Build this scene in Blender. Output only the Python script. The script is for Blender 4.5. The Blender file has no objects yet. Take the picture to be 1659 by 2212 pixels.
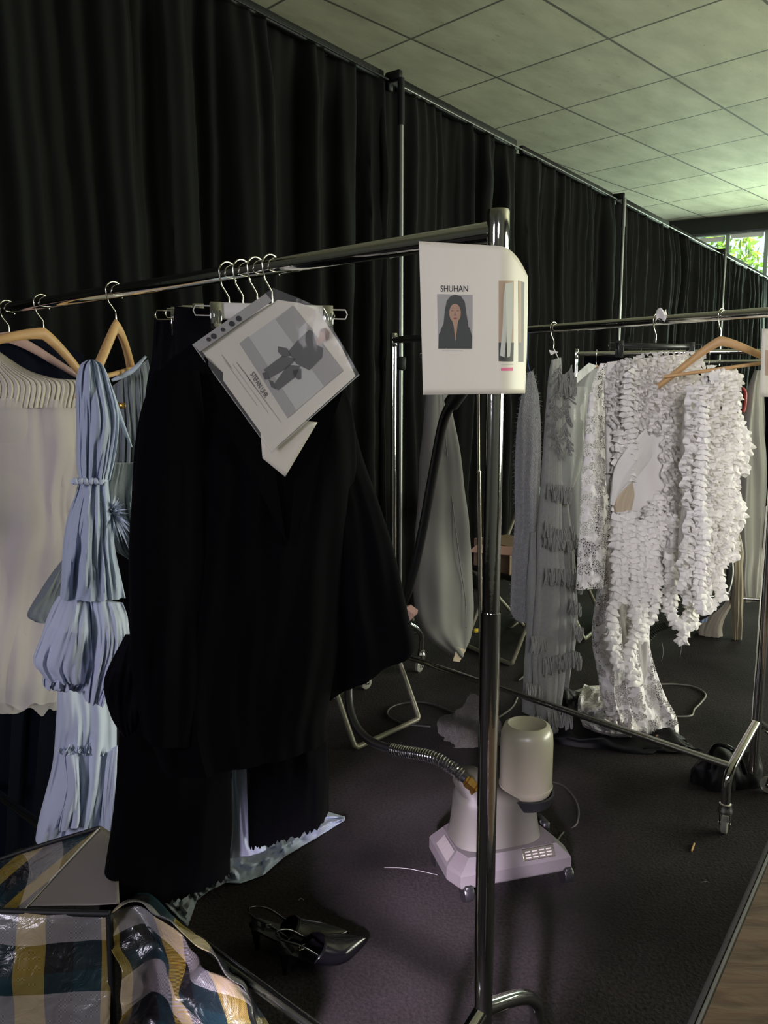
import bpy, math, random
from mathutils import Vector, Matrix, noise
R = random.Random(7)
S = bpy.context.scene
COL = S.collection
V3 = Vector
PI = math.pi
rad = math.radians

# ------------------------------------------------------------------ camera
F_PX, CX, CY, PITCH, EYE = 1738.0, 829.5, 1106.0, rad(8.2), 1.40
cam = bpy.data.cameras.new('camera')
cam.sensor_fit = 'VERTICAL'; cam.sensor_height = 36.0; cam.lens = 36.0 * F_PX / 2212.0
cam.clip_start = 0.02; cam.clip_end = 200
camo = bpy.data.objects.new('camera', cam); COL.objects.link(camo)
camo.location = (0, 0, EYE); camo.rotation_euler = (PI / 2 - PITCH, 0, 0)
S.camera = camo

# ------------------------------------------------------------------ world, lights, exposure
S.view_settings.view_transform = 'Standard'; S.view_settings.look = 'None'
S.view_settings.gamma = 1.0; S.view_settings.exposure = 0.0; S.view_settings.use_curve_mapping = False
w = bpy.data.worlds.new('sky'); S.world = w; w.use_nodes = True
bg = w.node_tree.nodes['Background']; bg.inputs[0].default_value = (0.80, 0.95, 1.0, 1); bg.inputs[1].default_value = 1.3

def area(name, loc, target, sx, sy, power, color):
    l = bpy.data.lights.new(name, 'AREA'); l.shape = 'RECTANGLE'; l.size = sx; l.size_y = sy
    l.energy = power; l.color = color
    o = bpy.data.objects.new(name, l); COL.objects.link(o); o.location = loc
    d = V3(target) - V3(loc); o.rotation_euler = d.to_track_quat('-Z', 'Y').to_euler()
    return o
sun = bpy.data.lights.new('sun', 'SUN'); sun.energy = 7.0; sun.angle = rad(2); sun.color = (1, .95, .8)
suno = bpy.data.objects.new('sun', sun); COL.objects.link(suno); suno.location = (0, 0, 12)
suno.rotation_euler = V3((.25, .75, -.75)).to_track_quat('-Z', 'Y').to_euler()
# daylight through the glazed side of the hall on the right (outside the frame)
area('side_window_daylight', (8.7, 4.5, 1.7), (1.0, 6.0, 2.6), 9.0, 2.0, 960, (0.98, 1.0, 0.82))
area('end_window_daylight', (6.9, 12.75, 2.35), (2.6, 5.0, 2.6), 3.6, 1.1, 330, (0.74, 1.0, 0.76))
# daylight through the doorway behind and left of the camera
area('doorway_daylight', (-2.35, -0.9, 1.95), (0.0, 2.1, 0.35), 0.7, 1.1, 42, (0.89, 0.84, 1.0))
bl = area('garment_fill', (.1, -2.7, 2.3), (1.22, 3.0, 1.05), .9, .9, 4.6, (0.98, 0.95, 1.0)); bl.data.spread = rad(30)  # added fill lamp brightening the white garments on the second rack
fl = area('floor_pool_lamp', (-.60, -1.9, 1.5), (0.12, 1.90, 0.0), 0.25, 0.3, 5.6, (0.93, 0.78, 1.0)); fl.data.spread = rad(14)  # added narrow lamp that makes the pale pool on the carpet

# ------------------------------------------------------------------ pixel helpers
def ray(u, v):
    x = (u - CX) / F_PX; d = (v - CY) / F_PX
    c, s = math.cos(PITCH), math.sin(PITCH)
    return V3((x, c - d * s, -s - d * c))
def fp(u, v, z=0.0):
    r = ray(u, v); k = (z - EYE) / r.z; return V3((r.x * k, r.y * k, z))
def yp(u, v, Y):
    r = ray(u, v); k = Y / r.y; return V3((r.x * k, Y, EYE + r.z * k))
def pp(u, v, P, e1):
    n = V3((-e1[1], e1[0], 0)); r = ray(u, v)
    k = (P[0] * n.x + P[1] * n.y) / (r.x * n.x + r.y * n.y)
    return V3((r.x * k, r.y * k, EYE + r.z * k))

# ------------------------------------------------------------------ object helpers
OFF = {}
def setp(o, label=None, cat=None, group=None, kind=None):
    if label: o['label'] = label
    if cat: o['category'] = cat
    if group: o['group'] = group
    if kind: o['kind'] = kind
    return o
def thing(name, loc, label, cat, group=None, kind=None):
    o = bpy.data.objects.new(name, None); COL.objects.link(o); o.location = loc
    o.empty_display_size = 0.05; OFF[o] = V3(loc)
    return setp(o, label, cat, group, kind)
class B:
    def __init__(s): s.V = []; s.F = []; s.UV = []; s.M = []
    def add(s, V, F, uv=None, m=0):
        o = len(s.V); s.V += [V3(p) for p in V]; s.F += [tuple(i + o for i in f) for f in F]
        s.UV += (uv if uv else [(0, 0)] * len(V)); s.M += [m] * len(F); return s
    def tube(s, pts, r, n=12, m=0, cap=True, smooth=0):
        pts = [V3(p) for p in pts]
        rr = list(r) if isinstance(r, (list, tuple)) else None
        if smooth:
            q, q2 = [], []
            for i in range(len(pts) - 1):
                p0, p1, p2, p3 = pts[max(i-1, 0)], pts[i], pts[i+1], pts[min(i+2, len(pts)-1)]
                for j in range(smooth):
                    t = j / smooth
                    q.append(.5 * ((2*p1) + (p2-p0)*t + (2*p0-5*p1+4*p2-p3)*t*t + (-p0+3*p1-3*p2+p3)*t*t*t))
                    if rr: q2.append(rr[i]*(1-t) + rr[i+1]*t)
            q.append(pts[-1]); pts = q
            if rr: q2.append(rr[-1]); rr = q2
        if rr is None: rr = [r] * len(pts)
        T = [(pts[min(i+1, len(pts)-1)] - pts[max(i-1, 0)]).normalized() for i in range(len(pts))]
        u = T[0].orthogonal().normalized(); V = []; uv = []
        for i, p in enumerate(pts):
            u = (u - T[i] * u.dot(T[i])).normalized(); w_ = T[i].cross(u)
            for k in range(n):
                a = 2*PI*k/n; V.append(p + (u*math.cos(a) + w_*math.sin(a)) * rr[i]); uv.append((k/n, i/len(pts)))
        Fa = []
        for i in range(len(pts)-1):
            for k in range(n):
                a, b = i*n+k, i*n+(k+1) % n; Fa.append((a, b, b+n, a+n))
        if cap: Fa += [tuple(range(n-1, -1, -1)), tuple(range((len(pts)-1)*n, len(pts)*n))]
        return s.add(V, Fa, uv, m)
    def box(s, c, h, ex=(1, 0, 0), ey=(0, 1, 0), ez=(0, 0, 1), m=0, bev=0.0, top=1.0):
        ex, ey, ez, c = V3(ex), V3(ey), V3(ez), V3(c)
        if bev <= 0: prof = [(-1, 1.0), (1, top)]; ins = [0, 0]
        else: prof = [(-1, 1), (-1 + 2*bev/h[2]/2, 1), (1 - 2*bev/h[2]/2, top), (1, top)]; ins = [bev, 0, 0, bev]
        V = []; rings = []
        for (z, sc), i in zip(prof, ins):
            a, b = h[0]*sc - i, h[1]*sc - i; cc = max(bev, 0)
            if cc > 0: pts = [(-a+cc, -b), (a-cc, -b), (a, -b+cc), (a, b-cc), (a-cc, b), (-a+cc, b), (-a, b-cc), (-a, -b+cc)]
            else: pts = [(-a, -b), (a, -b), (a, b), (-a, b)]
            V += [c + ex*x + ey*y + ez*(z*h[2]) for x, y in pts]; n = len(pts)
        Fa = []
        for r_ in range(len(prof)-1):
            for k in range(n): Fa.append((r_*n+k, r_*n+(k+1) % n, (r_+1)*n+(k+1) % n, (r_+1)*n+k))
        Fa += [tuple(range(n-1, -1, -1)), tuple(range((len(prof)-1)*n, len(prof)*n))]
        return s.add(V, Fa, None, m)
    def lathe(s, c, prof, n=32, ax=(0, 0, 1), m=0, sx=1, sy=1):
        ax = V3(ax).normalized(); u = ax.orthogonal().normalized(); w_ = ax.cross(u); c = V3(c)
        if abs(ax.z) > .99: u, w_ = V3((1, 0, 0)), V3((0, 1, 0))
        V = []
        for r_, z in prof:
            for k in range(n): a = 2*PI*k/n; V.append(c + ax*z + u*(r_*sx*math.cos(a)) + w_*(r_*sy*math.sin(a)))
        Fa = []
        for i in range(len(prof)-1):
            for k in range(n): a, b = i*n+k, i*n+(k+1) % n; Fa.append((a, b, b+n, a+n))
        Fa += [tuple(range(n-1, -1, -1)), tuple(range((len(prof)-1)*n, len(prof)*n))]
        return s.add(V, Fa, None, m)
    def grid(s, fn, nu, nv, m=0, uvs=(1, 1), flip=False):
        V = []; uv = []
        for j in range(nv+1):
            for i in range(nu+1): V.append(fn(i/nu, j/nv)); uv.append((i/nu*uvs[0], j/nv*uvs[1]))
        Fa = []
        for j in range(nv):
            for i in range(nu):
                a = j*(nu+1)+i; q = (a, a+1, a+nu+2, a+nu+1); Fa.append(q[::-1] if flip else q)
        return s.add(V, Fa, uv, m)
    def prism(s, pts, d, m=0):
        n = len(pts); d = V3(d); P = [V3(p) for p in pts]
        V = [p - d*.5 for p in P] + [p + d*.5 for p in P]
        Fa = [tuple(range(n-1, -1, -1)), tuple(range(n, 2*n))] + [(i, (i+1) % n, (i+1) % n+n, i+n) for i in range(n)]
        return s.add(V, Fa, None, m)
    def build(s, name, mats, parent=None, label=None, cat=None, group=None, kind=None, smooth=True, thick=0, sub=0):
        if not isinstance(mats, (list, tuple)): mats = [mats]
        if parent is not None: off = OFF[parent]
        else:
            lo = [min(p[i] for p in s.V) for i in range(3)]; hi = [max(p[i] for p in s.V) for i in range(3)]
            off = V3(((lo[0]+hi[0])/2, (lo[1]+hi[1])/2, lo[2]))
        me = bpy.data.meshes.new(name)
        me.from_pydata([tuple(p - off) for p in s.V], [], s.F)
        for mt in mats: me.materials.append(mt)
        uvl = me.uv_layers.new(name='UVMap')
        me.polygons.foreach_set('material_index', s.M)
        li = [0]*len(me.loops); me.loops.foreach_get('vertex_index', li)
        fl = []
        for i in li: fl += s.UV[i]
        uvl.data.foreach_set('uv', fl)
        me.polygons.foreach_set('use_smooth', [smooth]*len(me.polygons))
        me.update()
        if smooth and hasattr(me, 'set_sharp_from_angle'): me.set_sharp_from_angle(angle=rad(50))
        o = bpy.data.objects.new(name, me); COL.objects.link(o)
        if parent is not None: o.parent = parent
        else: o.location = off
        OFF[o] = off
        if thick:
            md = o.modifiers.new('thickness', 'SOLIDIFY'); md.thickness = thick; md.offset = 0
        if sub:
            md = o.modifiers.new('smooth', 'SUBSURF'); md.levels = sub; md.render_levels = sub
        return setp(o, label, cat, group, kind)

# ------------------------------------------------------------------ materials
def nodes(name):
    m = bpy.data.materials.new(name); m.use_nodes = True
    nt = m.node_tree; return m, nt, nt.nodes['Principled BSDF'], nt.nodes['Material Output']
def mat(name, col, rough=.6, metal=0, var=0, vscale=8, bump=0, bscale=40, sheen=0, alpha=1, coat=0, spec=.5, trans=0, stretch=None, aniso=0):
    m, nt, p, out = nodes(name); L = nt.links.new
    p.inputs['Base Color'].default_value = (*col, 1); p.inputs['Roughness'].default_value = rough
    p.inputs['Metallic'].default_value = metal; p.inputs['Specular IOR Level'].default_value = spec
    if sheen: p.inputs['Sheen Weight'].default_value = sheen; p.inputs['Sheen Roughness'].default_value = .4
    if coat: p.inputs['Coat Weight'].default_value = coat; p.inputs['Coat Roughness'].default_value = .08
    if alpha < 1: p.inputs['Alpha'].default_value = alpha
    if trans: p.inputs['Transmission Weight'].default_value = trans
    tc = nt.nodes.new('ShaderNodeTexCoord'); src = tc.outputs['Object']
    if stretch:
        mp = nt.nodes.new('ShaderNodeMapping'); mp.inputs['Scale'].default_value = stretch; L(src, mp.inputs[0]); src = mp.outputs[0]
    if var:
        nz = nt.nodes.new('ShaderNodeTexNoise'); nz.inputs['Scale'].default_value = vscale; nz.inputs['Detail'].default_value = 6; L(src, nz.inputs['Vector'])
        mx = nt.nodes.new('ShaderNodeMix'); mx.data_type = 'RGBA'
        mx.inputs[6].default_value = (*[c*(1-var) for c in col], 1); mx.inputs[7].default_value = (*[min(1, c*(1+var)) for c in col], 1)
        L(nz.outputs['Fac'], mx.inputs[0]); L(mx.outputs[2], p.inputs['Base Color'])
    if bump:
        nz = nt.nodes.new('ShaderNodeTexNoise'); nz.inputs['Scale'].default_value = bscale; nz.inputs['Detail'].default_value = 4; L(src, nz.inputs['Vector'])
        bp = nt.nodes.new('ShaderNodeBump'); bp.inputs['Strength'].default_value = bump; bp.inputs['Distance'].default_value = .01
        L(nz.outputs['Fac'], bp.inputs['Height']); L(bp.outputs[0], p.inputs['Normal'])
    return m
def cloth(name, col, rough=.85, sheen=.15, fold=.35, fscale=9, alpha=1, var=.08):
    return mat(name, col, rough, var=var, vscale=5, bump=fold, bscale=fscale, sheen=sheen, alpha=alpha, spec=.25 if max(col) > .05 else .06)

M = {}
M['chrome'] = mat('chrome', (.78, .77, .76), .09, 1, bump=.02, bscale=60)
M['chrome_worn'] = mat('chrome_worn', (.62, .61, .60), .2, 1, bump=.05, bscale=90)
M['steel'] = mat('steel_wire', (.75, .72, .62), .22, 1)
M['olive_tube'] = mat('painted_tube', (.22, .21, .15), .4, .3)
M['wood'] = mat('beech_wood', (.56, .34, .15), .45, var=.22, vscale=14, bump=.05, bscale=30, stretch=(1, 1, 5), spec=.4)
M['velvet'] = mat('black_drape', (.0036, .0039, .0036), .85, var=.3, vscale=3, bump=.6, bscale=5, sheen=.02, stretch=(1, 1, .35), spec=.12)
M['dark_metal'] = mat('dark_metal', (.009, .010, .010), .6, .1, spec=.25)
M['grey_metal'] = mat('grey_metal', (.24, .25, .235), .38, .9)
M['black_wool'] = cloth('black_wool', (.0018, .0018, .0026), .95, .012, .2, 12)
M['black_satin'] = cloth('black_lining', (.0022, .0025, .0045), .7, .02, .4, 8)
M['navy'] = cloth('navy_cloth', (.003, .0045, .010), .85, .02, .4, 6)
M['cream'] = cloth('cream_cotton', (.64, .595, .52), .9, .1, .4, 18)
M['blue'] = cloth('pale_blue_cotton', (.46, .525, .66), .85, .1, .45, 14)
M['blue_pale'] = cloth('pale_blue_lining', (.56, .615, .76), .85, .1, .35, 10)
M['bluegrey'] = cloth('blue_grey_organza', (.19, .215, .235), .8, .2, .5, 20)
M['grey_bag'] = cloth('grey_canvas', (.175, .17, .16), .75, .05, .3, 6)
M['mohair'] = mat('mohair', (.20, .20, .205), 1, var=.35, vscale=60, bump=1, bscale=220, sheen=.8)
M['knit'] = mat('grey_knit', (.245, .245, .235), .95, var=.15, vscale=70, bump=.5, bscale=300, sheen=.2)
M['white_cloth'] = cloth('white_cotton', (.80, .77, .74), .85, .1, .25, 16)
M['white_ruffle'] = cloth('white_ruffle_cotton', (.86, .83, .80), .8, .1, .2, 22, var=.04)
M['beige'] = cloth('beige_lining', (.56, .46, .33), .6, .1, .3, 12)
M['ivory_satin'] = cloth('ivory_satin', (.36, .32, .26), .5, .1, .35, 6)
M['paper'] = mat('paper', (.72, .68, .56), .45, spec=.4)
M['ink'] = mat('print_black', (.02, .02, .02), .6)
M['skin_print'] = mat('print_skin', (.42, .26, .17), .6)
M['skin_shadow'] = mat('print_skin_dark', (.24, .13, .09), .6)
M['lips'] = mat('print_lips', (.30, .08, .07), .6)
M['grey_print'] = mat('print_grey', (.36, .35, .32), .6)
M['print_mid'] = mat('print_mid_grey', (.22, .22, .20), .6)
M['print_light'] = mat('print_pale', (.52, .53, .47), .6)
M['print_tan'] = mat('print_tan', (.45, .33, .22), .6)
M['print_suit'] = mat('print_suit', (.045, .05, .045), .6)
M['pink'] = mat('print_pink', (.75, .16, .30), .6)
M['faint'] = mat('print_faint', (.55, .53, .47), .6)
M['rubber'] = mat('black_rubber', (.012, .012, .013), .3, spec=.6)
M['patent'] = mat('patent_leather', (.003, .003, .004), .2, coat=.35, spec=.3)
M['plastic_black'] = mat('black_plastic', (.015, .016, .017), .35)
M['steamer'] = mat('grey_plastic', (.105, .102, .084), .5, var=.04)
M['steamer_base'] = mat('grey_plastic_base', (.115, .105, .105), .55, bump=.1, bscale=300)
M['bottle'] = mat('milky_plastic', (.30, .285, .21), .35, coat=.2)
M['brass'] = mat('brass', (.62, .38, .10), .3, 1)
M['plate'] = mat('rating_plate', (.20, .19, .16), .35, .7)
M['white_plastic'] = mat('white_plastic', (.75, .73, .68), .4)
M['clear_wheel'] = mat('clear_wheel', (.35, .34, .30), .2, alpha=.75)
M['red'] = mat('red_plastic', (.35, .03, .02), .5)
M['yellow'] = mat('yellow_tag', (.75, .55, .03), .5)
M['pinkpaper'] = mat('pink_paper', (.60, .35, .32), .7)
M['cable'] = mat('cable_rubber', (.05, .05, .045), .45)
M['cable_pale'] = mat('pale_cable', (.18, .17, .15), .45)
M['cardboard'] = mat('brown_cardboard', (.28, .19, .12), .8, var=.1)
M['black_nylon'] = mat('black_nylon', (.004, .004, .005), .55, spec=.25, bump=.8, bscale=9)
M['bag_lining'] = mat('bag_lining', (.22, .195, .175), .35, bump=.1, bscale=6)
M['trim'] = mat('bag_trim', (.008, .008, .009), .6)
M['fluff'] = mat('grey_fur', (.06, .057, .046), 1, var=.3, vscale=80, bump=1, bscale=180, sheen=.15)
M['denim'] = mat('blue_print', (.12, .16, .26), .8, var=.8, vscale=40)
M['thread'] = mat('thread', (.5, .5, .48), .8)
M['leaf'] = mat('leaf', (.20, .42, .03), .6, var=.35, vscale=1.5)
M['leaf2'] = mat('leaf_yellow', (.50, .62, .08), .6)
M['bark'] = mat('bark', (.12, .09, .06), .9)
M['wall'] = mat('wall_paint', (.10, .10, .095), .8)
M['beam'] = mat('beam_paint', (.012, .016, .015), .7)
M['frame_metal'] = mat('window_metal', (.30, .34, .33), .45, .5)
M['shade'] = mat('white_shade', (.85, .85, .85), .7)

def see_through(name, col, fac, rough=.1, gloss=.3, mask=None):
    """cloth or film that lets part of the light straight through"""
    m, nt, p, out = nodes(name); L = nt.links.new
    p.inputs['Base Color'].default_value = (*col, 1); p.inputs['Roughness'].default_value = rough
    tr = nt.nodes.new('ShaderNodeBsdfTransparent'); mx = nt.nodes.new('ShaderNodeMixShader')
    L(tr.outputs[0], mx.inputs[1]); L(p.outputs[0], mx.inputs[2]); L(mx.outputs[0], out.inputs[0])
    mx.inputs[0].default_value = fac
    tc = nt.nodes.new('ShaderNodeTexCoord')
    nz = nt.nodes.new('ShaderNodeTexNoise'); nz.inputs['Scale'].default_value = 7; nz.inputs['Detail'].default_value = 3
    mp = nt.nodes.new('ShaderNodeMapping'); mp.inputs['Scale'].default_value = (1, 1, .5)
    L(tc.outputs['Object'], mp.inputs[0]); L(mp.outputs[0], nz.inputs['Vector'])
    bp = nt.nodes.new('ShaderNodeBump'); bp.inputs['Strength'].default_value = .6; bp.inputs['Distance'].default_value = .02
    L(nz.outputs['Fac'], bp.inputs['Height']); L(bp.outputs[0], p.inputs['Normal'])
    return m
M['tulle'] = see_through('tulle', (.72, .655, .67), .5, .9)
M['film'] = see_through('clear_film', (.75, .76, .72), .16, .08)
M['film_milky'] = see_through('milky_film', (.70, .70, .68), .42, .25)
M['sleeve_film'] = see_through('sleeve_film', (.8, .8, .76), .12, .08)
M['glass'] = see_through('window_glass', (.8, .9, .85), .06, .02)
M['clear_hanger'] = see_through('clear_plastic', (.75, .5, .45), .45, .1)

def lace_mat():
    m, nt, p, out = nodes('white_lace'); L = nt.links.new
    p.inputs['Base Color'].default_value = (.84, .80, .82, 1); p.inputs['Roughness'].default_value = .85
    tc = nt.nodes.new('ShaderNodeTexCoord')
    mp = nt.nodes.new('ShaderNodeMapping'); mp.inputs['Scale'].default_value = (1, 1, 1); L(tc.outputs['Object'], mp.inputs[0])
    v1 = nt.nodes.new('ShaderNodeTexVoronoi'); v1.feature = 'DISTANCE_TO_EDGE'; v1.inputs['Scale'].default_value = 120
    n1 = nt.nodes.new('ShaderNodeTexNoise'); n1.inputs['Scale'].default_value = 26; n1.inputs['Detail'].default_value = 1
    L(mp.outputs[0], v1.inputs['Vector']); L(mp.outputs[0], n1.inputs['Vector'])
    a = nt.nodes.new('ShaderNodeMath'); a.operation = 'GREATER_THAN'; a.inputs[1].default_value = .07; L(v1.outputs['Distance'], a.inputs[0])
    b = nt.nodes.new('ShaderNodeMath'); b.operation = 'GREATER_THAN'; b.inputs[1].default_value = .455; L(n1.outputs['Fac'], b.inputs[0])
    c = nt.nodes.new('ShaderNodeMath'); c.operation = 'MULTIPLY'; L(a.outputs[0], c.inputs[0]); L(b.outputs[0], c.inputs[1])
    i = nt.nodes.new('ShaderNodeMath'); i.operation = 'SUBTRACT'; i.inputs[0].default_value = 1; L(c.outputs[0], i.inputs[1])
    L(i.outputs[0], p.inputs['Alpha'])
    v2 = nt.nodes.new('ShaderNodeTexVoronoi'); v2.inputs['Scale'].default_value = 42; L(mp.outputs[0], v2.inputs['Vector'])
    bp = nt.nodes.new('ShaderNodeBump'); bp.inputs['Strength'].default_value = .9; bp.inputs['Distance'].default_value = .006
    L(v2.outputs['Distance'], bp.inputs['Height']); L(bp.outputs[0], p.inputs['Normal'])
    return m
M['lace'] = lace_mat()

def floor_mat():
    m, nt, p, out = nodes('dark_carpet'); L = nt.links.new
    tc = nt.nodes.new('ShaderNodeTexCoord')
    n1 = nt.nodes.new('ShaderNodeTexNoise'); n1.inputs['Scale'].default_value = 2.2; n1.inputs['Detail'].default_value = 8
    n2 = nt.nodes.new('ShaderNodeTexNoise'); n2.inputs['Scale'].default_value = 110; n2.inputs['Detail'].default_value = 3
    for n in (n1, n2): L(tc.outputs['Object'], n.inputs['Vector'])
    r1 = nt.nodes.new('ShaderNodeValToRGB'); r1.color_ramp.elements[0].color = (.011, .0095, .009, 1); r1.color_ramp.elements[1].color = (.042, .035, .036, 1)
    r1.color_ramp.elements[0].position = .32; r1.color_ramp.elements[1].position = .7
    L(n1.outputs['Fac'], r1.inputs[0])
    mx = nt.nodes.new('ShaderNodeMix'); mx.data_type = 'RGBA'; mx.blend_type = 'MULTIPLY'; mx.inputs[0].default_value = .8
    r2 = nt.nodes.new('ShaderNodeValToRGB'); r2.color_ramp.elements[0].color = (.45, .45, .45, 1); r2.color_ramp.elements[1].color = (1.4, 1.4, 1.4, 1)
    r2.color_ramp.elements[0].position = .3; r2.color_ramp.elements[1].position = .7
    L(n2.outputs['Fac'], r2.inputs[0]); L(r1.outputs[0], mx.inputs[6]); L(r2.outputs[0], mx.inputs[7]); L(mx.outputs[2], p.inputs['Base Color'])
    bp = nt.nodes.new('ShaderNodeBump'); bp.inputs['Strength'].default_value = .6; bp.inputs['Distance'].default_value = .004
    L(n2.outputs['Fac'], bp.inputs['Height']); L(bp.outputs[0], p.inputs['Normal'])
    p.inputs['Roughness'].default_value = .95; p.inputs['Specular IOR Level'].default_value = .15
    return m
M['floor'] = floor_mat()

def ceiling_mat():
    m, nt, p, out = nodes('concrete_panels'); L = nt.links.new
    def math_(op, a, b=None):
        n = nt.nodes.new('ShaderNodeMath'); n.operation = op
        for i, x in enumerate((a, b)):
            if x is None: continue
            if isinstance(x, (int, float)): n.inputs[i].default_value = x
            else: L(x, n.inputs[i])
        return n.outputs[0]
    g = nt.nodes.new('ShaderNodeNewGeometry')
    mp = nt.nodes.new('ShaderNodeMapping'); mp.vector_type = 'TEXTURE'
    mp.inputs['Location'].default_value = (.222, 7.086, 0); mp.inputs['Rotation'].default_value = (0, 0, rad(44.9))
    mp.inputs['Scale'].default_value = (1.146, 1.146, 1)
    L(g.outputs['Position'], mp.inputs[0])
    sp = nt.nodes.new('ShaderNodeSeparateXYZ'); L(mp.outputs[0], sp.inputs[0])
    lines = None; cells = []
    for ax in (0, 1):
        fr = math_('FRACT', sp.outputs[ax]); d = math_('ABSOLUTE', math_('SUBTRACT', fr, .5))
        ln = math_('GREATER_THAN', d, .5 - .0105)
        lines = ln if lines is None else math_('MAXIMUM', lines, ln)
        cells.append(math_('FLOOR', sp.outputs[ax]))
    cb = nt.nodes.new('ShaderNodeCombineXYZ'); L(cells[0], cb.inputs[0]); L(cells[1], cb.inputs[1])
    wn = nt.nodes.new('ShaderNodeTexWhiteNoise'); L(cb.outputs[0], wn.inputs[0])
    n1 = nt.nodes.new('ShaderNodeTexNoise'); n1.inputs['Scale'].default_value = 1.6; n1.inputs['Detail'].default_value = 9; n1.inputs['Roughness'].default_value = .65
    mp2 = nt.nodes.new('ShaderNodeMapping'); mp2.inputs['Scale'].default_value = (1.0, 2.6, 1); L(mp.outputs[0], mp2.inputs[0]); L(mp2.outputs[0], n1.inputs['Vector'])
    n3 = nt.nodes.new('ShaderNodeTexNoise'); n3.inputs['Scale'].default_value = 11; n3.inputs['Detail'].default_value = 2; L(mp2.outputs[0], n3.inputs['Vector'])
    spot = math_('GREATER_THAN', n3.outputs['Fac'], .735)
    r = nt.nodes.new('ShaderNodeValToRGB'); r.color_ramp.elements[0].position = .3; r.color_ramp.elements[1].position = .72
    r.color_ramp.elements[0].color = (.31, .30, .205, 1); r.color_ramp.elements[1].color = (.49, .48, .345, 1)
    fac = math_('ADD', n1.outputs['Fac'], math_('MULTIPLY', math_('SUBTRACT', wn.outputs[0], .5), .16)); L(fac, r.inputs[0])
    mx = nt.nodes.new('ShaderNodeMix'); mx.data_type = 'RGBA'; L(lines, mx.inputs[0]); L(r.outputs[0], mx.inputs[6]); mx.inputs[7].default_value = (.075, .07, .05, 1)
    mx2 = nt.nodes.new('ShaderNodeMix'); mx2.data_type = 'RGBA'; L(math_('MULTIPLY', spot, .45), mx2.inputs[0]); L(mx.outputs[2], mx2.inputs[6]); mx2.inputs[7].default_value = (.12, .115, .09, 1)
    L(mx2.outputs[2], p.inputs['Base Color']); p.inputs['Roughness'].default_value = .75
    return m
M['ceiling'] = ceiling_mat()

def plaid_mat():
    m, nt, p, out = nodes('plaid_woven_plastic'); L = nt.links.new
    uv = nt.nodes.new('ShaderNodeUVMap'); sp = nt.nodes.new('ShaderNodeSeparateXYZ'); L(uv.outputs[0], sp.inputs[0])
    ramps = []
    allb = [[(0, (.50, .36, .055)), (.134, (.012, .012, .014)), (.46, (.015, .04, .05)), (.783, (.50, .36, .055))],
            [(0, (.40, .375, .37)), (.35, (.012, .012, .014)), (.68, (.015, .04, .05)), (.92, (.40, .375, .37))]]
    for ax in (0, 1):
        bands = allb[ax]
        fr = nt.nodes.new('ShaderNodeMath'); fr.operation = 'FRACT'; L(sp.outputs[ax], fr.inputs[0])
        r = nt.nodes.new('ShaderNodeValToRGB'); r.color_ramp.interpolation = 'CONSTANT'
        e = r.color_ramp.elements
        e[0].position = 0; e[0].color = (*bands[0][1], 1); e[1].position = bands[1][0]; e[1].color = (*bands[1][1], 1)
        for b in bands[2:]:
            q = e.new(b[0]); q.color = (*b[1], 1)
        L(fr.outputs[0], r.inputs[0]); ramps.append(r)
    sm = nt.nodes.new('ShaderNodeMath'); sm.operation = 'ADD'; L(sp.outputs[0], sm.inputs[0]); L(sp.outputs[1], sm.inputs[1])
    ml = nt.nodes.new('ShaderNodeMath'); ml.operation = 'MULTIPLY'; ml.inputs[1].default_value = 62; L(sm.outputs[0], ml.inputs[0])
    f2 = nt.nodes.new('ShaderNodeMath'); f2.operation = 'FRACT'; L(ml.outputs[0], f2.inputs[0])
    gt = nt.nodes.new('ShaderNodeMath'); gt.operation = 'GREATER_THAN'; gt.inputs[1].default_value = .45; L(f2.outputs[0], gt.inputs[0])
    mx = nt.nodes.new('ShaderNodeMix'); mx.data_type = 'RGBA'; L(gt.outputs[0], mx.inputs[0]); L(ramps[0].outputs[0], mx.inputs[6]); L(ramps[1].outputs[0], mx.inputs[7])
    L(mx.outputs[2], p.inputs['Base Color']); p.inputs['Roughness'].default_value = .3; p.inputs['Coat Weight'].default_value = .7; p.inputs['Coat Roughness'].default_value = .1
    tc = nt.nodes.new('ShaderNodeTexCoord'); nz = nt.nodes.new('ShaderNodeTexNoise'); nz.inputs['Scale'].default_value = 22; nz.inputs['Detail'].default_value = 4; nz.inputs['Distortion'].default_value = 1.2
    L(tc.outputs['Object'], nz.inputs['Vector'])
    bp = nt.nodes.new('ShaderNodeBump'); bp.inputs['Strength'].default_value = .7; bp.inputs['Distance'].default_value = .01; L(nz.outputs['Fac'], bp.inputs['Height']); L(bp.outputs[0], p.inputs['Normal']); L(bp.outputs[0], p.inputs['Coat Normal'])
    return m
M['plaid'] = plaid_mat()

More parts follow.
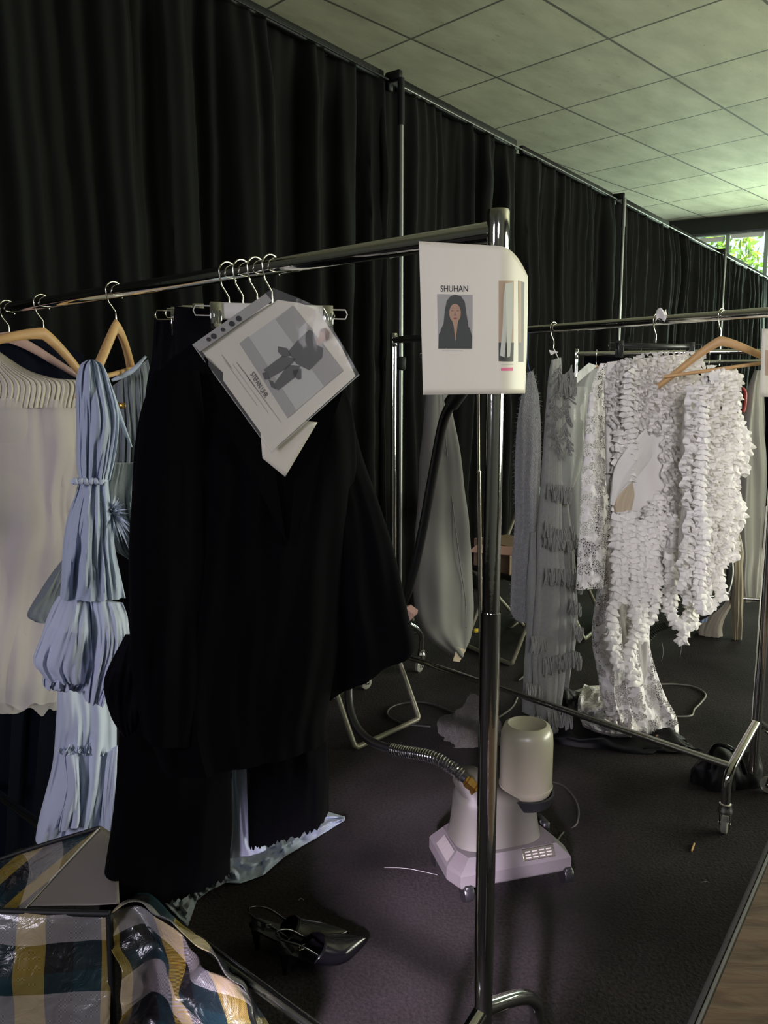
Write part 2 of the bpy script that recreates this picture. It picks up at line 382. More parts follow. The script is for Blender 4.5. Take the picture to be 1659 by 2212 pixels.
def bench_mat():
    m, nt, p, out = nodes('tan_rough_wood'); L = nt.links.new
    tc = nt.nodes.new('ShaderNodeTexCoord'); mp = nt.nodes.new('ShaderNodeMapping'); mp.inputs['Scale'].default_value = (3, 14, 3); mp.inputs['Rotation'].default_value = (0, 0, rad(25))
    nz = nt.nodes.new('ShaderNodeTexNoise'); nz.inputs['Scale'].default_value = 2.5; nz.inputs['Detail'].default_value = 7; nz.inputs['Distortion'].default_value = .8
    L(tc.outputs['Object'], mp.inputs[0]); L(mp.outputs[0], nz.inputs['Vector'])
    r = nt.nodes.new('ShaderNodeValToRGB'); r.color_ramp.elements[0].position = .34; r.color_ramp.elements[1].position = .6
    r.color_ramp.elements[0].color = (.085, .048, .027, 1); r.color_ramp.elements[1].color = (.175, .105, .062, 1)
    L(nz.outputs['Fac'], r.inputs[0]); L(r.outputs[0], p.inputs['Base Color']); p.inputs['Roughness'].default_value = .7
    bp = nt.nodes.new('ShaderNodeBump'); bp.inputs['Strength'].default_value = .4; bp.inputs['Distance'].default_value = .01; L(nz.outputs['Fac'], bp.inputs['Height']); L(bp.outputs[0], p.inputs['Normal'])
    return m
M['bench'] = bench_mat()
M['bench_edge'] = mat('grey_edge', (.12, .115, .11), .7, var=.2, vscale=30)

# ------------------------------------------------------------------ the room
HC = 4.30
WD = V3((.883, -.469, 0)).normalized(); WN = V3((-WD.y, WD.x, 0)); W0 = V3((4.87, 14.19, 0))
def wallpt(a, z, d=0.0): return W0 + WD * a + WN * d + V3((0, 0, z))
corner_a, corner_b = V3((-5.5, -3, 0)), V3((9.2, -3, 0))
aC = (9.2 - W0.x) / WD.x; corner_c = wallpt(aC, 0)
aD = (-5.5 - W0.x) / WD.x; corner_d = wallpt(aD, 0)
def slab(name, poly, z, t, mt):
    b = B(); n = len(poly)
    b.prism([V3((p.x, p.y, z)) for p in poly], (0, 0, t)); return b.build(name, mt, smooth=False, kind='structure')
room = [corner_a, corner_b, corner_c, corner_d]
slab('floor', room, -.05, .1, M['floor'])
slab('ceiling', room, HC + .1, .2, M['ceiling'])
def wall(name, p, q, z0, z1, t=.15, mt=None, ln=None):
    b = B(); d = (q - p).normalized(); n = V3((-d.y, d.x, 0)); c = (p + q) / 2 + V3((0, 0, (z0 + z1) / 2))
    b.box(c, ((q-p).length/2, t/2, (z1-z0)/2), d, n); return b.build(name, mt or M['wall'], smooth=False, kind='structure')
wall('wall_back', corner_a, corner_b, 0, HC)
wall('wall_right', corner_b, corner_c, 0, HC)
wall('wall_left', corner_d, corner_a, 0, HC)
a0 = -2.2
wall('wall_far', corner_d, wallpt(a0, 0), 0, HC)
wall('trim_1', wallpt(a0, 0, -.03), wallpt(aC, 0, -.03), 4.05, HC, .25, M['beam'])
wall('wall_far_low', wallpt(a0, 0), wallpt(aC, 0), 0, .9)
mull = [a0]
for u in (1571, 1655):
    p = pp(u, 540, W0, WD); mull.append((p - W0).dot(WD))
step = mull[2] - mull[1]; mull[0] = mull[1] - step
while mull[-1] + step < aC: mull.append(mull[-1] + step)
mull = [mull[0] - step, ] + mull
for i in range(len(mull) - 1):
    x0, x1 = mull[i], mull[i+1]
    f = B()
    for x in (x0 + .014, x1 - .014): f.box(wallpt(x, 2.475), (.014, .05, 1.575), WD, WN)
    for z in (.93, 4.04): f.box(wallpt((x0+x1)/2, z), ((x1-x0)/2 - .028, .05, .012), WD, WN)
    fo = f.build('window_%d' % (i+1), M['frame_metal'], smooth=False, kind='structure')
    g = B(); g.box(wallpt((x0+x1)/2, 2.475), ((x1-x0)/2 - .028, .004, 1.55), WD, WN); g.build('pane', M['glass'], fo, smooth=False)
    s_ = B(); s_.box(wallpt((x0+x1)/2, 4.0 - .03 * (i % 2)), ((x1-x0)/2 - .05, .012, .035), WD, WN); s_.build('roller_blind', M['shade'], fo, smooth=False, label='white roller blind edge')

# trees outside the end window
for k, (a, dist, cz, rr, n) in enumerate([(-.6, 4.4, 3.9, 2.0, 3200), (3.9, 4.6, 3.7, 2.2, 3000)]):
    base = wallpt(a, 0, dist)
    t = thing('tree', base, ['bright yellow-green leafy tree outside the end window, left one', 'green leafy tree outside the end window, nearer the right frame edge'][k], 'tree', 'trees outside the window')
    tb = B(); tb.tube([base + V3((0, 0, 0)), base + V3((.05, 0, 2)), base + V3((-.1, .1, 3.6))], [.16, .12, .07], 10)
    for q in range(7):
        an = q * 2.4; tb.tube([base + V3((0, 0, 1.9 + q*.22)), base + V3((math.cos(an)*.9, math.sin(an)*.9, 2.9 + q*.3))], [.05, .015], 6)
    tb.build('trunk', M['bark'], t)
    lb = B()
    for _ in range(n):
        d = V3((R.gauss(0, 1), R.gauss(0, 1), R.gauss(0, 1))).normalized() * rr * (R.random() ** .4)
        c = base + V3((0, 0, cz)) + V3((d.x, d.y, d.z * .95))
        x = V3((R.gauss(0, 1), R.gauss(0, 1), R.gauss(0, 1))).normalized(); y = x.orthogonal().normalized(); sz = R.uniform(.06, .13)
        lb.add([c - x*sz, c + y*sz*.6, c + x*sz, c - y*sz*.6], [(0, 1, 2, 3)], None, 0 if R.random() < .6 else 1)
    lb.build('foliage', [M['leaf'], M['leaf2']], t, smooth=False)

# ------------------------------------------------------------------ pipe and drape
CD = V3((.6, .8, 0)); CN = V3((.8, -.6, 0)); C0 = V3((0, 4.9, 0)); HT = 3.19
def cpt(s, z, d=0.0): return C0 + CD * s + CN * d + V3((0, 0, z))
BAY = 3.455
desc = ['leftmost tall black drape, behind the near rack', 'tall black drape between the dark pole and the thin silver pole', 'tall black drape right of the first silver pole', 'farthest black drape, running to the windows']
for k in range(4):
    s0, s1 = (k-1)*BAY, k*BAY
    rr = random.Random(30 + k); ph = [rr.uniform(0, 6.28) for _ in range(6)]
    def fn(a, b, s0=s0, s1=s1, ph=ph, k=k):
        s = s0 - .06 + (s1 - s0 + .12) * a; z = .015 + (HT - .01 - .015) * (1 - b)
        drift = .05 * math.sin(1.3*z + s*2) * b
        q = s + drift + .05*math.sin(2.1*s + ph[0]) + .03 * noise.noise(V3((s*3, z*.7, k)))
        w1 = math.sin(2*PI*q/.36 + ph[1] + 2.0*math.sin(q*2.3 + ph[2] + .25*math.sin(z*1.1)) + 1.2*math.sin(q*5.1 + ph[5]))
        w1 = math.copysign(abs(w1) ** .55, w1) + .25*math.sin(2*PI*q/.31*2 + ph[4])
        am = .045 + .02*math.sin(q*2.7 + ph[3])
        am *= (.35 + .65 * min(1, b*9 + .15))
        w2 = .012*math.sin(2*PI*q/.11 + ph[4] + z) + .03 * noise.noise(V3((s*1.5, z*1.3, 3 + k)))
        crease = .010 * noise.noise(V3((s*7 + z*3, z*5, 9))) 
        return cpt(s, z, w1*am + w2 + crease)
    b = B(); b.grid(fn, 330, 46); b.build('drape', M['velvet'], None, desc[k], 'curtain', 'black drapes of the partition', thick=.003)
for k in range(-1, 3):
    s0, s1 = k*BAY, (k+1)*BAY
    t = thing('crossbar', cpt((s0+s1)/2, HT), ['dark top rail above the leftmost drape', 'top rail between dark pole and first silver pole, with sleeve joint', 'top rail running right from the first silver pole', 'farthest top rail, in front of the windows'][k+1], 'rail', 'top rails of the drape partition')
    mid = (s0 + s1)/2 - .1
    b = B(); b.box(cpt((s0 + mid)/2, HT + .01, .0), ((mid-s0)/2 - .05, .024, .035), CD, CN, bev=.008); b.build('outer_rail', M['dark_metal'], t)
    b = B(); b.box(cpt((s1 + mid)/2, HT + .008, .0), ((s1-mid)/2 - .05, .018, .028), CD, CN, bev=.006); b.build('inner_rail', M['dark_metal'], t)
    b = B(); b.tube([cpt(s0 + .06, HT - .035, .075), cpt(s1 - .06, HT - .035, .075)], .006, 8); b.build('support_rod', M['grey_metal'] if k >= 0 else M['dark_metal'], t)
    for s in (s0 + .045, s1 - .045): b = B(); b.box(cpt(s, HT - .01, .0), (.02, .02, .045), CD, CN, bev=.004); b.build('end_hook', M['dark_metal'], t)
for k in range(0, 3):
    s = k*BAY
    t = thing('upright_pole', cpt(s, 0, .12), ['dark upright pole holding the drape, behind the near rack rail', 'first thin silver upright pole of the drape wall', 'second thin silver upright pole of the drape wall', 'farthest silver upright pole of the drape wall'][k], 'pole', 'upright poles of the drape partition')
    mt = M['grey_metal']
    b = B(); b.tube([cpt(s, .01, .12), cpt(s, HT - .25, .12)], .0155, 14); b.build('lower_tube', mt, t)
    b = B(); b.tube([cpt(s, HT - .27, .12), cpt(s, HT - .02, .12)], .020, 14); b.build('top_sleeve', M['dark_metal'] if k == 0 else mt, t)
    b = B(); b.box(cpt(s, HT + .0, .07), (.018, .05, .025), CD, CN, bev=.004); b.build('bracket', M['dark_metal'], t)
    b = B(); b.box(cpt(s, .01, .12), (.2, .2, .006), CD, CN, bev=.002); b.build('base_plate', M['dark_metal'], t)
    if k == 0:
        b = B(); b.lathe(cpt(s, 1.55, .12), [(.026, 0), (.034, .01), (.034, .07), (.026, .08)]); b.build('collar', M['dark_metal'], t)

# ------------------------------------------------------------------ garment racks
def caster(t, p, yaw):
    f = V3((math.cos(yaw), math.sin(yaw), 0)); sd = V3((-f.y, f.x, 0))
    b = B(); b.lathe(p + V3((0, 0, .085)), [(.012, .03), (.019, .025), (.02, .01), (.023, .004), (.023, -.004), (.015, -.008)], 20)
    for s_ in (-1, 1): b.prism([p + V3((0, 0, .08)) + sd*.015*s_ + f*-.018, p + V3((0, 0, .08)) + sd*.015*s_ + f*.018, p + V3((0, 0, .028)) + sd*.015*s_ + f*.03, p + V3((0, 0, .028)) + sd*.015*s_ + f*.014], sd*.003)
    c = b.build('caster_fork', M['chrome_worn'], t)
    b = B(); b.lathe(p + f*.02 + V3((0, 0, .03)), [(.008, -.011), (.024, -.011), (.03, -.007), (.03, .007), (.024, .011), (.008, .011)], 24, sd); w_ = b.build('caster_wheel', M['clear_wheel'], t)
    b = B(); b.lathe(p + f*.02 + V3((0, 0, .03)), [(.006, -.019), (.006, .019)], 12, sd); b.build('axle', M['chrome'], w_)
    return
def rack(P, Q, zr, r, off, zb, label, top=.03, zbar=None, sides=(-1, 1)):
    P, Q = V3(P), V3(Q); d = (Q - P).normalized(); pe = V3((d.y, -d.x, 0))
    if pe.y < 0: pe = -pe
    t = thing('clothes_rack', ((P+Q)/2).to_tuple(), label, 'clothes rack')
    z = lambda p, h: V3((p.x, p.y, h))
    b = B(); b.tube([z(P, zr), z(Q, zr)], r*.98, 32); b.build('rail', M['chrome'], t)
    for p in (P, Q):
        sgn = 1 if p is P else -1
        b = B(); b.tube([z(p, .15), z(p, 1.05)], r, 32); b.tube([z(p, 1.05), z(p, zr + top - .002)], r*.86, 32); b.build('post', M['chrome'], t)
        b = B(); b.lathe(z(p, zr + top - .002), [(r*1.0, -.06), (r*1.05, -.058), (r*1.05, 0), (r*.98, .003), (.001, .003)], 32); b.build('post_cap', M['chrome'], t)
        for sd in sides:
            e = p + pe*sd*off
            pts = [z(p, .33), z(p + pe*sd*off*.62, zb + .04), z(p + pe*sd*off*.9, zb + .0), z(e, zb - .04), z(e, .10)]
            b = B(); b.tube(pts, r*.88, 20, smooth=8); b.build('foot', M['chrome'], t)
            caster(t, z(e, 0), R.uniform(0, 6.28))
        b = B(); b.tube([z(p - pe*off*.9, zb), z(p + pe*off*.9, zb)], r*.3, 8)
    pb = P - pe*off*.85; qb = Q - pe*off*.85
    b = B(); b.tube([z(pb, zb + .01), z(qb, zb + .01)], r*.72, 24); b.build('base_bar', M['chrome_worn'], t)
    return t
rd1 = V3((-.752, .659, 0)); rp1 = V3((.659, .752, 0)); A0 = V3((.1745, 1.28, 0))
ZR = 1.65
rack(A0, A0 + rd1*1.95, ZR, .0165, .19, .24, 'chrome clothes rack nearest the camera, its end post standing before the steamer')
B0 = V3((1.24, 2.55, 0)); B1 = V3((.045, 3.85, 0)); rd2 = (B1 - B0).normalized()
rack(B0, B1, 1.66, .0165, .2, .215, 'chrome rack behind the steamer holding grey and white ruffled garments')
D0 = V3((2.75, 4.65, 0)); D1 = V3((1.20, 5.12, 0))
rack(D0, D1, 1.66, .015, .2, .2, 'chrome rack standing behind the white ruffled dress')
E0 = V3((3.6, 6.0, 0)); E1 = V3((2.05, 6.45, 0))
rack(E0, E1, 1.66, .015, .2, .2, 'farthest chrome rack at right, near the black drapes')
def r1(t, z=ZR): p = A0 + rd1*t; return V3((p.x, p.y, z))
def r2(t, z=1.66): p = B0 + rd2*t; return V3((p.x, p.y, z))

# ------------------------------------------------------------------ hangers
def hook(b, top, e, r=.0017, rail_r=.0165, rise=.0):
    """wire hook whose curl goes over the rail at 'top' (rail centre); e = direction across the rail; returns stem foot"""
    c = V3(top); R_ = rail_r + .007; pts = []
    for k in range(13):
        a = rad(-35 + k * 205 / 12.0)
        pts.append(c + e * (R_ * math.cos(a)) * 1.0 + V3((0, 0, R_ * math.sin(a))))
    pts = pts[::1]
    foot = c - V3((0, 0, .075)); pts += [c - e*R_*.75 + V3((0, 0, -.025)), c + V3((0, 0, -.047)), foot]
    b.tube(pts, r, 8, smooth=2); return foot
def wood_hanger(top, e, across, roll, label, mt='wood', span=.225, drop=.105, bar=False, rail_r=.0165, group=None):
    e = V3(e).normalized()
    t = thing('clothes_hanger', top, label, 'hanger', group)
    b = B(); foot = hook(b, top, V3(across).normalized(), rail_r=rail_r); b.build('hook', M['steel'], t)
    up = V3((0, 0, 1)); ax = (e*math.cos(roll) - up*math.sin(roll)).normalized(); uz = (up*math.cos(roll) + e*math.sin(roll)).normalized()
    n = ax.cross(uz).normalized()
    prof = []; N = 15
    b = B()
    for s_ in (-1, 1):
        V = []; ring = 10
        for i in range(N):
            q = i/(N-1); x = span*q*s_
            zc = -.018 - drop*(q**1.15) + .012*math.cos(q*PI) ; h = .019*(1-q*.38); th = .0085 + .004*q
            yb = .028*q*q
            for k in range(ring):
                a = 2*PI*k/ring
                V.append(foot + ax*x + uz*(zc + h*math.sin(a)*.9) + n*(yb*(-1) + th*math.cos(a)))
        Fa = []
        for i in range(N-1):
            for k in range(ring): a, c = i*ring+k, i*ring+(k+1) % ring; Fa.append((a, c, c+ring, a+ring))
        Fa += [tuple(range(ring)), tuple(range((N-1)*ring, N*ring))]
        b.add(V, Fa)
    b.build('shoulder_bar', M[mt], t)
    if bar:
        b = B(); b.tube([foot + ax*-span*.86 + uz*(-drop*.86 - .01), foot + ax*span*.86 + uz*(-drop*.86 - .01)], .006, 10); b.build('trouser_bar', M[mt], t)
    return t, foot, ax, uz
def clip_hanger(top, e, across, w_, label, cream=False, black=False, group=None):
    e = V3(e).normalized()
    t = thing('clip_hanger', top, label, 'hanger', group)
    b = B(); foot = hook(b, top, V3(across).normalized()); b.build('hook', M['steel'], t)
    n = e.cross(V3((0, 0, 1)))
    b = B()
    if cream or black: b.box(foot + V3((0, 0, -.012)), (w_, .007, .016 if cream else .009), e, n, bev=.003)
    for s_ in (-1, 1):
        x0, x1 = w_*.86*s_, (w_ + .03)*s_; zc = -.012
        b.tube([foot + e*x0 + V3((0, 0, zc + .009)), foot + e*x1 + V3((0, 0, zc + .009)), foot + e*(x1 + .004*s_) + V3((0, 0, zc)), foot + e*x1 + V3((0, 0, zc - .009)), foot + e*x0 + V3((0, 0, zc - .009))], .0014, 6)
    if not (cream or black): b.tube([foot - e*w_ + V3((0, 0, -.012)), foot + e*w_ + V3((0, 0, -.012))], .0018, 8)
    b.build('bar', M['white_plastic'] if cream else (M['plastic_black'] if black else M['steel']), t)
    for s_ in (-1, 1):
        b = B(); c = foot + e*w_*.93*s_ + V3((0, 0, -.024))
        for m_ in (-1, 1):
            b.box(c + n*.0095*m_, (.0105, .0012, .028), e, n, bev=.0004)
            for q in range(4): b.box(c + n*.0112*m_ + e*(-.0072 + q*.0048), (.0012, .0008, .0125), e, n)
        b.tube([c + n*-.009 + V3((0, 0, .006)), c + n*.009 + V3((0, 0, .006))], .003, 8)
        b.build('clip', M['chrome'] if not black else M['plastic_black'], t)
    return t, foot

# ------------------------------------------------------------------ garments
def interp(rows, n):
    """rows: ((uL,vL),(uR,vR)) list -> n smooth rows"""
    out = []; m = len(rows) - 1
    acc = [0]
    for i in range(m): acc.append(acc[-1] + max(1, math.hypot(rows[i+1][0][0]-rows[i][0][0], rows[i+1][0][1]-rows[i][0][1]) + math.hypot(rows[i+1][1][0]-rows[i][1][0], rows[i+1][1][1]-rows[i][1][1])))
    for k in range(n):
        x = acc[-1]*k/(n-1); i = 0
        while i < m-1 and acc[i+1] < x: i += 1
        t = (x-acc[i])/(acc[i+1]-acc[i])
        r = []
        for side in (0, 1):
            c = []
            for ax in (0, 1):
                p1, p2 = rows[i][side][ax], rows[i+1][side][ax]
                p0 = rows[max(i-1, 0)][side][ax]; p3 = rows[min(i+2, m)][side][ax]
                m1 = (p2-p0)/2 if i > 0 else p2-p1; m2 = (p3-p1)/2 if i+1 < m else p2-p1
                h = (2*t**3-3*t**2+1)*p1 + (t**3-2*t**2+t)*m1 + (-2*t**3+3*t**2)*p2 + (t**3-t**2)*m2
                c.append(h)
            r.append(tuple(c))
        out.append(r)
    return out
def shell(rows, P, e1, depth, b=None, fold=.01, nf=6, nseg=72, nrow=60, seed=0, cap=True, hem=0.0, flare=None, m=0, shape=.75, top_fold=.3, wr=.006, dfun=None, reg=False):
    """closed fabric shell between left and right outlines lying in the vertical plane (P,e1)"""
    b = b or B(); e1 = V3((e1[0], e1[1], 0)).normalized(); n = V3((e1.y, -e1.x, 0))
    if n.y > 0: n = -n
    rr = random.Random(seed); ph = [rr.uniform(0, 6.28) for _ in range(8)]; V = []; uv = []
    pts = interp([((r[0]), (r[1])) for r in rows], nrow)
    for i, (l, r) in enumerate(pts):
        k = i/(nrow-1); pl, pr = pp(l[0], l[1], P, e1), pp(r[0], r[1], P, e1); c = (pl+pr)/2; hw = (pr-pl)/2
        dd = depth*(dfun(k) if dfun else min(1, .25 + k*2.2)); am = fold*(top_fold + (1-top_fold)*min(1, k*1.6))
        for j in range(nseg):
            a = 2*PI*j/nseg; cx, sx = math.cos(a), math.sin(a); s = math.copysign(abs(sx)**shape, sx)
            if reg: f = am*(math.sin(nf*PI*cx*.5 + ph[0] + 2*math.sin(cx*3 + ph[1])) + .5*math.sin(nf*PI*cx*.93 + ph[2] + k*1.5) + .3*math.sin(nf*2.3*PI*cx + ph[3]))
            else:
                q1 = noise.noise(V3((cx*nf*.42 + .5*math.sin(k*2.1 + ph[1]), k*1.5, seed*3.1 + (7 if sx < 0 else 0)))); q2 = noise.noise(V3((cx*nf*1.1 + k*.8, k*2.6, seed*5.7 + 2)))
                f = am*(2.6*q1 + 1.1*q2)
            f *= min(1, abs(sx)*2.5)
            p = c + hw*cx + n*(dd*s + f)
            p += n*wr*noise.noise(V3((p.x*9, p.y*9, p.z*4 + seed)))*2 + e1*wr*noise.noise(V3((p.x*7 + 5, p.y*5, p.z*5 + seed)))
            if hem and i >= nrow-3: p.z += (hem*(rr.random() - .5) if hem == .012 else hem*noise.noise(V3((j*.21, seed, 0))))*(1 if i == nrow-1 else .4)
            V.append(p); uv.append((j/nseg, k))
    Fa = []
    for i in range(nrow-1):
        for j in range(nseg): a, c = i*nseg+j, i*nseg+(j+1) % nseg; Fa.append((a, a+nseg, c+nseg, c))
    if cap: Fa.append(tuple(range(nseg)))
    return b.add(V, Fa, uv, m)
def vr(*rows):  # (v, uL, uR) -> rows
    return [((l, v), (r, v)) for v, l, r in rows]
def panel(poly_px, P, e1, thick, mt, name, parent, push=0.0, **kw):
    e1v = V3((e1[0], e1[1], 0)).normalized(); n = V3((e1v.y, -e1v.x, 0)); n = -n if n.y > 0 else n
    b = B(); b.prism([pp(u, v, P, e1) + n*push for u, v in poly_px], n*thick); return b.build(name, mt, parent, smooth=False, **kw)

def ruffle_band(path, n, width, amp, freq, b, seed=0, lat=None, m=0):
    """frill standing out from a surface along path, gathered in waves"""
    rr = random.Random(seed); ph = rr.uniform(0, 6.28); V = []; s = 0; L_ = len(path)
    for i, p in enumerate(path):
        if i: s += (path[i]-path[i-1]).length
        T = (path[min(i+1, L_-1)] - path[max(i-1, 0)]).normalized(); la = T.cross(n).normalized()
        wv = math.sin(freq*s + ph + .8*math.sin(s*31 + ph)); w2 = math.sin(freq*.57*s + ph*2)
        for q, (o, a) in enumerate(((0, .15), (.5, .6), (1, 1.15))):
            V.append(p + n*(width*o*(1 + .25*w2)) + la*(amp*a*wv) + T*(amp*.5*a*w2))
    Fa = []
    for i in range(L_-1):
        for q in range(2): a = i*3+q; Fa.append((a, a+1, a+4, a+3))
    return b.add(V, Fa, None, m)
def twist_strip(path, rad_, freq, b, seed=0):
    rr = random.Random(seed); ph = rr.uniform(0, 6.28); pts = []
    for i in range(len(path)-1):
        p0, p1, p2, p3 = path[max(i-1, 0)], path[i], path[i+1], path[min(i+2, len(path)-1)]
        N = max(4, int((p2-p1).length/.0022))
        for j in range(N):
            t = j/N; pts.append(.5*((2*p1) + (p2-p0)*t + (2*p0-5*p1+4*p2-p3)*t*t + (-p0+3*p1-3*p2+p3)*t*t*t))
    V = []; s = 0; n = 22; last = len(pts) - 1
    for i, p in enumerate(pts):
        if i: s += (pts[i]-pts[i-1]).length
        T = (pts[min(i+1, last)] - pts[max(i-1, 0)]).normalized(); u = T.cross(V3((.3, 1, .1))).normalized(); w_ = T.cross(u)
        end = min(1, (last-i)/8.0 + .15)
        for k in range(n):
            a = 2*PI*k/n
            ridge = .5 + .5*math.sin(a + freq*4.2*s + ph + 1.3*noise.noise(V3((s*22, math.cos(a), seed))) * 2)
            lobe = .5 + .5*math.sin(2*a - freq*6.1*s + ph*2)
            rad2 = rad_*end*(.42 + .50*ridge**.8 + .22*lobe)*(1 + .55*noise.noise(V3((s*75, math.cos(a)*1.6, math.sin(a)*1.6 + seed))))
            V.append(p + (u*math.cos(a) + w_*math.sin(a))*rad2 + T*(.010*(ridge-.5)))
    Fa = []
    for i in range(last):
        for k in range(n): a = i*n+k; c = i*n+(k+1) % n; Fa.append((a, c, c+n, a+n))
    return b.add(V, Fa)

# --- rack 1, from the left -----------------------------------------------------------------
g1 = (.659, .752)   # across the near rail
# long black gown on a clear hanger at the far left
t0 = r1(1.68); e = V3((.8, .6, 0))
t, ft, ax, uz = wood_hanger(t0, e, rp1, .1, 'clear plastic hanger at the left frame edge, above the black gown', 'clear_hanger', drop=.07)
t = thing('long_gown', (t0.x, t0.y, 0.1), 'long black gown hanging behind the cream tulle skirt at the left edge', 'gown')
b = shell(vr((722, -20, 60), (745, -80, 130), (790, -110, 190), (1000, -100, 170), (1400, -110, 150), (1800, -130, 120), (2000, -140, 110)), (t0 + V3((.05, .08, 0))).to_tuple(), (.8, .6), .05, fold=.014, nf=8, seed=3); b.build('body', M['navy'], t)
# tulle skirt on wooden hanger
t1 = r1(1.47)
wood_hanger(t1, (.659, .752, 0), rp1, rad(16), 'wooden hanger holding the cream tulle skirt', drop=.10)
P1 = (t1.x, t1.y, 0); sk = thing('tulle_skirt', (t1.x, t1.y, .4), 'cream elasticated skirt with pinkish tulle layers at the left edge', 'skirt')
E1 = (.85, .53)
b = shell([((-60, 735), (-5, 757)), ((-70, 760), (60, 800)), ((-75, 790), (120, 818)), ((-75, 835), (176, 826)), ((-80, 880), (170, 880))], P1, E1, .05, fold=.0028, nf=44, nrow=26, nseg=300, seed=5, wr=.002, reg=True); b.build('waistband', M['cream'], sk)
b = shell([((-80, 850), (172, 850)), ((-85, 1000), (160, 1000)), ((-95, 1200), (140, 1200)), ((-100, 1380), (118, 1380)), ((-110, 1470), (100, 1470))], P1, E1, .06, fold=.006, nf=6, nrow=70, seed=6, hem=.01); b.build('underskirt', M['cream'], sk)
for q, (ro, dp, sd) in enumerate([([((-82, 862), (172, 858)), ((-100, 1000), (168, 1000)), ((-120, 1250), (148, 1250)), ((-140, 1500), (122, 1500))], .085, 7), ([((-82, 868), (174, 862)), ((-100, 1100), (172, 1050)), ((-130, 1300), (150, 1300)), ((-150, 1508), (112, 1522))], .11, 8)]):
    b = shell(ro, P1, E1, dp, fold=.012, nf=5 + q*2, nrow=90, nseg=130, seed=sd, cap=False, hem=.022, wr=.022); b.build('tulle_layer', M['tulle'], sk)
# pale blue dress
t2 = r1(1.10); P2 = (t2.x, t2.y, 0); E2 = (.88, .47)
wood_hanger(t2, (-.05, 1, 0), rp1, rad(-6), 'wooden hanger holding the pale blue dress', drop=.125, bar=True)
dr = thing('ruffled_dress', (t2.x, t2.y, .15), 'pale blue gathered dress with long flounced sleeves, left of the black coat', 'dress')
Pf = (t2.x + .0, t2.y - .20, 0); Pm = (t2.x, t2.y, 0); Pb = (t2.x + .03, t2.y + .05, 0)
b = shell([((238, 838), (322, 776)), ((236, 870), (325, 812)), ((236, 930), (325, 930)), ((232, 1040), (320, 1040)), ((228, 1150), (318, 1150))], Pb, E2, .05, fold=.008, nf=16, nseg=130, seed=11); b.build('bodice', M['bluegrey'], dr, label='shaded gathered bodice')  # shade on the bodice is put into a darker cloth colour
nb = [(198, 780), (222, 812), (240, 838), (262, 900), (288, 965)]
for q, pth in enumerate((nb, [(318, 770), (290, 800), (262, 815), (245, 822)])):
    b = B(); L_ = [pp(u, v, Pf if q == 0 else Pm, E2) + V3((0, -.012, 0)) for u, v in pth]; b.tube(L_, [.003, .006, .0065, .006, .002][:len(L_)] if q == 0 else [.003, .006, .006, .003], 10, smooth=4); b.build('neckband', M['blue'], dr)
b = shell(vr((778, 192, 206), (790, 178, 226), (830, 168, 240), (900, 165, 252), (980, 166, 246), (1025, 170, 238), (1036, 172, 236)), Pf, E2, .05, fold=.010, nf=10, nseg=110, seed=12, wr=.008, top_fold=.8, dfun=lambda k: .5 + .8*math.sin(min(1, k)*PI)*.7); b.build('puff_sleeve', M['blue'], dr)
b = B(); b2 = B()
L_ = [pp(170 + q*2.2, 1036 + 3*math.sin(q*1.9), Pf, E2) + V3((0, -.034 + .006*math.sin(q*1.3), 0)) for q in range(31)]
b.tube(L_, .006, 8, smooth=2); b.build('gathered_seam', M['blue_pale'], dr)
b = shell(vr((1034, 172, 236), (1060, 166, 236), (1120, 148, 244), (1200, 136, 254), (1290, 128, 268)), Pf, E2, .045, fold=.013, nf=8, nseg=110, seed=14, top_fold=.5, wr=.008); b.build('lower_sleeve', M['blue'], dr)
b = shell([((130, 1286), (196, 1293)), ((112, 1320), (199, 1325)), ((88, 1375), (200, 1380)), ((68, 1425), (198, 1425)), ((84, 1452), (192, 1446)), ((96, 1466), (190, 1454))], Pf, E2, .05, fold=.010, nf=7, nseg=120, seed=15, wr=.016, hem=.006); b.build('flounce', M['blue_pale'], dr)
b = shell([((196, 1294), (266, 1304)), ((196, 1340), (276, 1340)), ((188, 1410), (276, 1400)), ((184, 1470), (240, 1478)), ((182, 1504), (228, 1506))], (Pf[0]+.01, Pf[1]-.03, 0), E2, .045, fold=.012, nf=7, nseg=100, seed=16, wr=.012, hem=.006); b.build('flounce', M['blue_pale'], dr)
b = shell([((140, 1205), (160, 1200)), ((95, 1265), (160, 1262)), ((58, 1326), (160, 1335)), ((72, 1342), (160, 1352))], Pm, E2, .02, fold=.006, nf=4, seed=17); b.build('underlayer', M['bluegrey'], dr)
b = shell([((88, 1455), (188, 1440)), ((86, 1478), (190, 1475)), ((90, 1486), (180, 1482))], Pf, E2, .035, fold=.012, nf=11, nseg=120, seed=18, wr=.01, hem=.008, nrow=18); b.build('frill', M['blue_pale'], dr)
b = shell(vr((1440, 128, 240), (1500, 126, 242), (1560, 124, 252), (1650, 112, 254), (1740, 96, 246), (1816, 82, 236)), Pm, E2, .05, fold=.012, nf=6, nseg=110, seed=19, wr=.01); b.build('skirt', M['blue_pale'], dr)
b = B()
L_ = [pp(152 + q*3.0, 1606 + 5*math.sin(q*.9), Pm, E2) + V3((0, -.06, 0)) for q in range(32)]
n_ = V3((0, -.4, .9)).normalized()
for q in range(2): ruffle_band([p for p in L_], n_, .016, .010, 300 + q*60, b, 60+q)
b.build('torn_frill', M['blue_pale'], dr)
